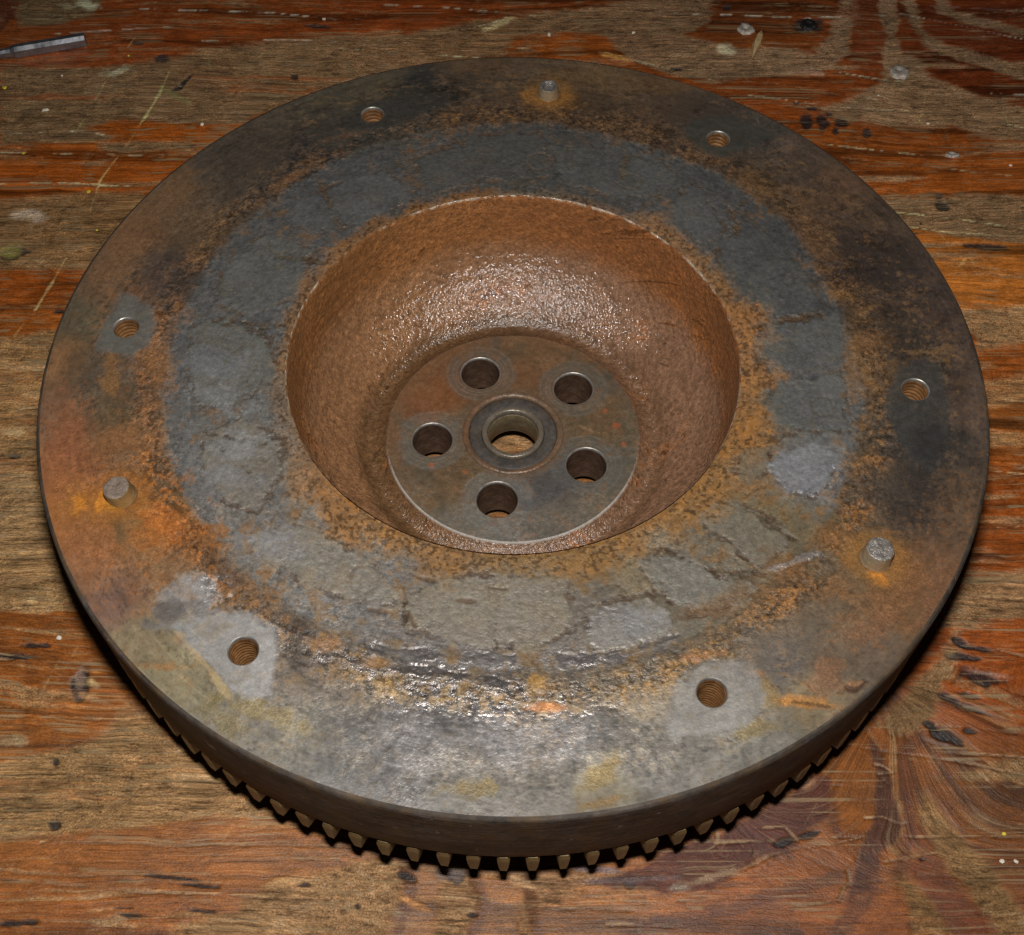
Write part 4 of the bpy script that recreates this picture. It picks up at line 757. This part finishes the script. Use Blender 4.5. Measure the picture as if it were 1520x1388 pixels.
# pilot bearing in the middle
brg = link('pilot_bearing', None, fly, Vector((0.0, 0.0, HUBZ + ZT)) * S)
def ringpart(name, prof, mat, parent, n=120, closed=True):
    v, q = lathe(prof, n, closed); v[:, 2] -= ZT
    return link(name, raw_mesh(name, v, q, True, None, mat), parent)
ringpart('outer_race', [(0.1185, 0.0), (0.1165, 0.0042), (0.113, 0.005), (0.106, 0.0042), (0.1035, 0.001), (0.103, -0.006), (0.103, -0.078), (0.1185, -0.078)], MAT_RACE2, brg)
ringpart('seal', [(0.1028, -0.004), (0.099, -0.0026), (0.088, -0.0022), (0.076, -0.0026), (0.0735, -0.004), (0.0735, -0.07), (0.1028, -0.07)], MAT_SEAL, brg)
ringpart('inner_race', [(0.073, -0.003), (0.0722, 0.0032), (0.070, 0.005), (0.0625, 0.005), (0.0600, 0.003), (0.0590, -0.004), (0.0590, -0.074), (0.0600, -0.078), (0.073, -0.078)], MAT_RACE, brg)
ringpart('bush', [(0.0588, -0.010), (0.0580, -0.011), (0.0580, -0.070), (0.0588, -0.071)], MAT_BRASS, brg)
v, q = lathe([(0.112, -0.078), (0.100, -0.0785), (0.098, -0.117)], 96); v[:, 2] -= ZT
link('counterbore', raw_mesh('counterbore', v, q, True, None, MAT_UNDER), fly, Vector((0, 0, HUBZ + ZT)) * S)

# threaded holes for the clutch cover
nt = 48; turns = 14; depth = 0.15
pr = [(RH, 0.0), (RH - 0.0012, -0.0007), (RH - 0.0022, -0.0020), (RH - 0.0027, -0.0036), (RH - 0.0030, -0.0060)]
v, q = lathe(pr, nt); v[:, 2] -= ZT; th_lip = raw_mesh('thread_lip', v, q, True, None, MAT_LIP)
vv, qq = [], []; rows = turns * 6 + 1
for i in range(rows):
    for j in range(nt):
        ph = j / nt; z = -0.006 - depth * (i / (rows - 1)); f = ((i / 6.0) + ph) % 1.0
        r = RH - 0.0030 - 0.0030 * (1 - abs(2 * f - 1)) * min(1, i / 3.0); a = ph * 2 * math.pi
        vv.append((r * math.cos(a), r * math.sin(a), z - ZT))
for i in range(rows - 1):
    for j in range(nt): qq.append((i * nt + j, i * nt + (j + 1) % nt, (i + 1) * nt + (j + 1) % nt, (i + 1) * nt + j))
th_me = raw_mesh('threaded_hole', np.array(vv), np.array(qq), True, None, MAT_THREAD)
for h in TH:
    o = link('threaded_hole', th_me, fly, Vector((h[0], h[1], ZT)) * S); link('hole_lip', th_lip, o)

# dowel pins
def pin_mesh(h, r, hollow, seed):
    rnd = random.Random(seed)
    pr = [(r * 1.10, -0.002), (r, 0.002), (r, h - 0.006), (r * 0.93, h - 0.001)]
    v, q = lathe(pr, 48); v[:, 2] -= ZT
    side = raw_mesh('dowel_pin', v, q, True, None, MAT_PIN)
    if hollow: pt = [(r * 0.93, h - 0.001), (r * 0.85, h), (r * 0.66, h), (r * 0.58, h - 0.004), (r * 0.5, h - 0.009), (r * 0.25, h - 0.010), (0.0004, h - 0.009)]
    else: pt = [(r * 0.93, h - 0.001), (r * 0.85, h + 0.0002), (r * 0.6, h), (r * 0.35, h - 0.001), (r * 0.15, h + 0.0006), (0.0004, h)]
    v, q = lathe(pt, 48); nz = fbm(v[:, 0] + seed, v[:, 1], 70, 400 + seed, 3); rr = np.hypot(v[:, 0], v[:, 1])
    v[:, 2] += nz * (0.0006 if hollow else 0.0018) * sst(r * 0.95, r * 0.8, rr) - ZT
    if seed == 2: side.materials[0] = MAT_PINRUST
    return side, raw_mesh('pin_top', v, q, True, None, MAT_PINDULL if seed == 2 else MAT_PINTOP)
for i, (px_, py_) in enumerate(PINS):
    a, b = pin_mesh((0.027, 0.036, 0.031)[i], (0.0250, 0.0275, 0.0275)[i], i == 0, i)
    o = link('dowel_pin', a, fly, Vector((px_, py_, ZT)) * S); t = link('pin_top', b, o)
    if i == 0: o['label'] = 'shiny hollow dowel pin'
    if i == 2: o.rotation_euler = (0.05, -0.08, 0); o['label'] = 'dull battered dowel pin in orange rust'

# ring gear
NT = 112
rg = link('ring_gear', None, fly)
pr = [(0.970, -0.2215), (0.963, -0.224), (0.963, -0.305), (0.955, -0.309), (0.875, -0.309), (0.872, -0.2215)]
v, q = lathe(pr, 224, True)
link('gear_band', raw_mesh('gear_band', v, q, True, None, MAT_UNDER), rg)
bm = bmesh.new()
zt, zb = -0.2225, -0.304
def sect(z, half_root, half_tip, rt):
    return [bm.verts.new(Vector((0.958, -half_root, z + ZT)) * S), bm.verts.new(Vector((rt - 0.012, -(half_root * 0.35 + half_tip * 0.65), z + ZT)) * S), bm.verts.new(Vector((rt, -half_tip, z + ZT)) * S),
            bm.verts.new(Vector((rt, half_tip, z + ZT)) * S), bm.verts.new(Vector((rt - 0.012, (half_root * 0.35 + half_tip * 0.65), z + ZT)) * S), bm.verts.new(Vector((0.958, half_root, z + ZT)) * S)]
ss = [sect(zt, 0.017, 0.0082, 0.9985), sect(zt - 0.014, 0.018, 0.0118, 1.0005), sect(zb + 0.030, 0.017, 0.0096, 1.0012), sect(zb + 0.004, 0.014, 0.0064, 1.0012), sect(zb, 0.013, 0.0056, 0.997)]
for a, b in zip(ss[:-1], ss[1:]):
    for i in range(6): bm.faces.new((a[i], a[(i + 1) % 6], b[(i + 1) % 6], b[i]))
bm.faces.new(ss[0][::-1]); bm.faces.new(ss[-1])
tooth_me = bm_mesh('tooth', bm, MAT_TOOTH, False)
ph0 = -math.pi / 2 - 0.0168
for k in range(NT):
    o = link('tooth', tooth_me, rg); jr = random.Random(k); o.rotation_euler = (0, 0, ph0 + k * 2 * math.pi / NT + jr.uniform(-0.0012, 0.0012)); o.scale = (1 + jr.uniform(-0.0015, 0.0006), 1 + jr.uniform(-0.10, 0.08), 1 + jr.uniform(-0.004, 0.006))

# ------------------------------------------------------------------ small things on the bench
def W3(px, py, h=0.0):
    p = at([(px, py)], ZW)[0]; return Vector((p[0], p[1], h)) * S

# the shank of a steel tool, upper left
p1, p0 = W3(131, 66), W3(-120, 108)
d = (p1 - p0); Lg = d.length; ang = math.atan2(d.y, d.x)
neck = (W3(19, 85) - p1).length
bm = bmesh.new()
def bar_sect(x, w, h, z0):
    pts = []
    for (a, b) in ((-1, 0.12), (-0.9, 0), (0.9, 0), (1, 0.12), (1, 0.88), (0.8, 1), (-0.30, 1), (-1, 0.72)):
        pts.append(bm.verts.new((x, a * w / 2, z0 + b * h)))
    return pts
U = S
secs = [bar_sect(-0.0015 * U, 0.020 * U, 0.026 * U, 0.005 * U), bar_sect(-0.004 * U, 0.028 * U, 0.036 * U, 0.0012 * U), bar_sect(-(neck - 0.014 * U), 0.028 * U, 0.036 * U, 0.0012 * U), bar_sect(-neck, 0.021 * U, 0.026 * U, 0.006 * U), bar_sect(-neck - 0.012 * U, 0.020 * U, 0.024 * U, 0.007 * U), bar_sect(-Lg, 0.020 * U, 0.024 * U, 0.007 * U)]
for a, b in zip(secs[:-1], secs[1:]):
    for i in range(8): bm.faces.new((a[i], a[(i + 1) % 8], b[(i + 1) % 8], b[i]))
bm.faces.new(secs[0]); bm.faces.new(secs[-1][::-1])
tool = link('steel_tool', bm_mesh('steel_tool', bm, MAT_TOOL, False), None, p1); tool.rotation_euler = (0, 0, ang)
tag(tool, 'thin grey steel tool shank lying on the wood at the upper left edge', 'tool')

# wood splinter
bm = bmesh.new()
a0, a1 = W3(1130, 48), W3(1116, 88); ax = (a1 - a0); sd = Vector((-ax.y, ax.x, 0)).normalized()
prev = None
for t, w, h in ((0.0, 0.002, 0.004), (0.2, 0.012, 0.012), (0.5, 0.015, 0.016), (0.75, 0.008, 0.012), (1.0, 0.001, 0.003)):
    c = ax * t; ring = [bm.verts.new(c + sd * w * S * k + Vector((0, 0, (0.002 + z * h) * S))) for k, z in ((-1, 0), (1, 0), (0.7, 1), (-0.5, 1.2))]
    if prev:
        for i in range(4): bm.faces.new((prev[i], prev[(i + 1) % 4], ring[(i + 1) % 4], ring[i]))
    else: bm.faces.new(ring[::-1])
    prev = ring
bm.faces.new(prev)
sp = link('wood_splinter', bm_mesh('wood_splinter', bm, MAT_SPLINT, False), None, a0)
tag(sp, 'pale leaf shaped wood splinter lying behind the flywheel', 'splinter')

# nail heads driven into the bench
for (c, rx, ry, mat) in (((1107,44),13,8,MAT_NAIL),((1335,107),15,9,MAT_NAIL),((1413,231),11,3.5,MAT_NAIL),((1200,37),12,8,MAT_NAILDK)):
    e = (W3(c[0] + rx, c[1]) - W3(*c)).length; f = (W3(c[0], c[1] - ry) - W3(*c)).length; hh = 0.007
    v, q = lathe([(1.0, -0.006), (0.98, hh * 0.5), (0.86, hh), (0.5, hh * 1.0), (0.35, hh * 0.6), (0.02, hh * 0.5)], 28)
    nz = fbm(v[:, 0], v[:, 1], 3, int(c[0]), 3); v[:, 2] += 0.002 * nz
    v[:, 0] *= e / S * (1 + 0.12 * nz); v[:, 1] *= f / S * (1 + 0.12 * nz); v[:, 2] -= ZT
    link('nail_head', raw_mesh('nail_head', v, q, True, None, mat), bench, W3(*c))

# loose crumbs
def crumb(px, py, r, mat, name, label, grp, sx=1.0):
    bm = bmesh.new(); bmesh.ops.create_icosphere(bm, subdivisions=2, radius=1.0); rnd = random.Random(int(px * 7 + py))
    for v_ in bm.verts:
        k = 1 + rnd.uniform(-0.25, 0.25); v_.co = Vector((v_.co.x * r * sx * k, v_.co.y * r * k, max(v_.co.z, -0.6) * r * 0.6 * k + r * 0.36)) * S
    o = link(name, bm_mesh(name, bm, mat, False), None, W3(px, py)); o.rotation_euler = (0, 0, rnd.uniform(0, 3))
    tag(o, label, 'crumb', grp)
for px, py, r, lb in ((7,131,0.0062,'yellow crumb at the left edge below the steel tool'),(132,285,0.0058,'yellow crumb left of the flywheel on an orange grain band edge'),(144,342,0.0036,'small yellow crumb on the worn brown band beside the flywheel'),(35,228,0.0040,'flat yellow crumb low on the orange band near the left edge'),(191,83,0.0036,'tiny yellow crumb right of the steel tool tip'),(1490,1238,0.0040,'yellow crumb at the right edge in front of the flywheel')):
    crumb(px, py, r, MAT_YEL, 'yellow_crumb', lb, 'yellow crumbs on the bench')
for px, py, r, sx, lb in ((68,164,0.0060,1.9,'white forked chip on worn wood at upper left'),(92,113,0.0036,1,'white crumb just below the steel tool'),(481,29,0.0060,1,'round white crumb behind the flywheel near the top edge'),(815,52,0.0046,2.2,'white sliver behind the top dowel pin'),(940,49,0.0050,1.2,'white crumb behind the flywheel right of the top dowel pin'),(300,185,0.0046,1.5,'white crumb beside the upper left rim of the flywheel'),(1377,184,0.0046,1,'white crumb on the worn band right of the black print'),(1500,246,0.0046,1,'white crumb near the right edge above the black square mark'),(88,947,0.0060,0.8,'pale crumb left of the flywheel beside a dark dent'),(1072,147,0.0030,1,'white speck on the wood at the upper right rim'),(1304,142,0.0030,1,'tiny white speck left of the silver nail head'),(1487,1279,0.0050,0.8,'pale chip on the split at the lower right'),(1508,1279,0.0046,0.8,'pale chip farthest right on the split at the lower right')):
    crumb(px, py, r, MAT_WHT, 'pale_crumb', lb, 'pale crumbs on the bench', sx)
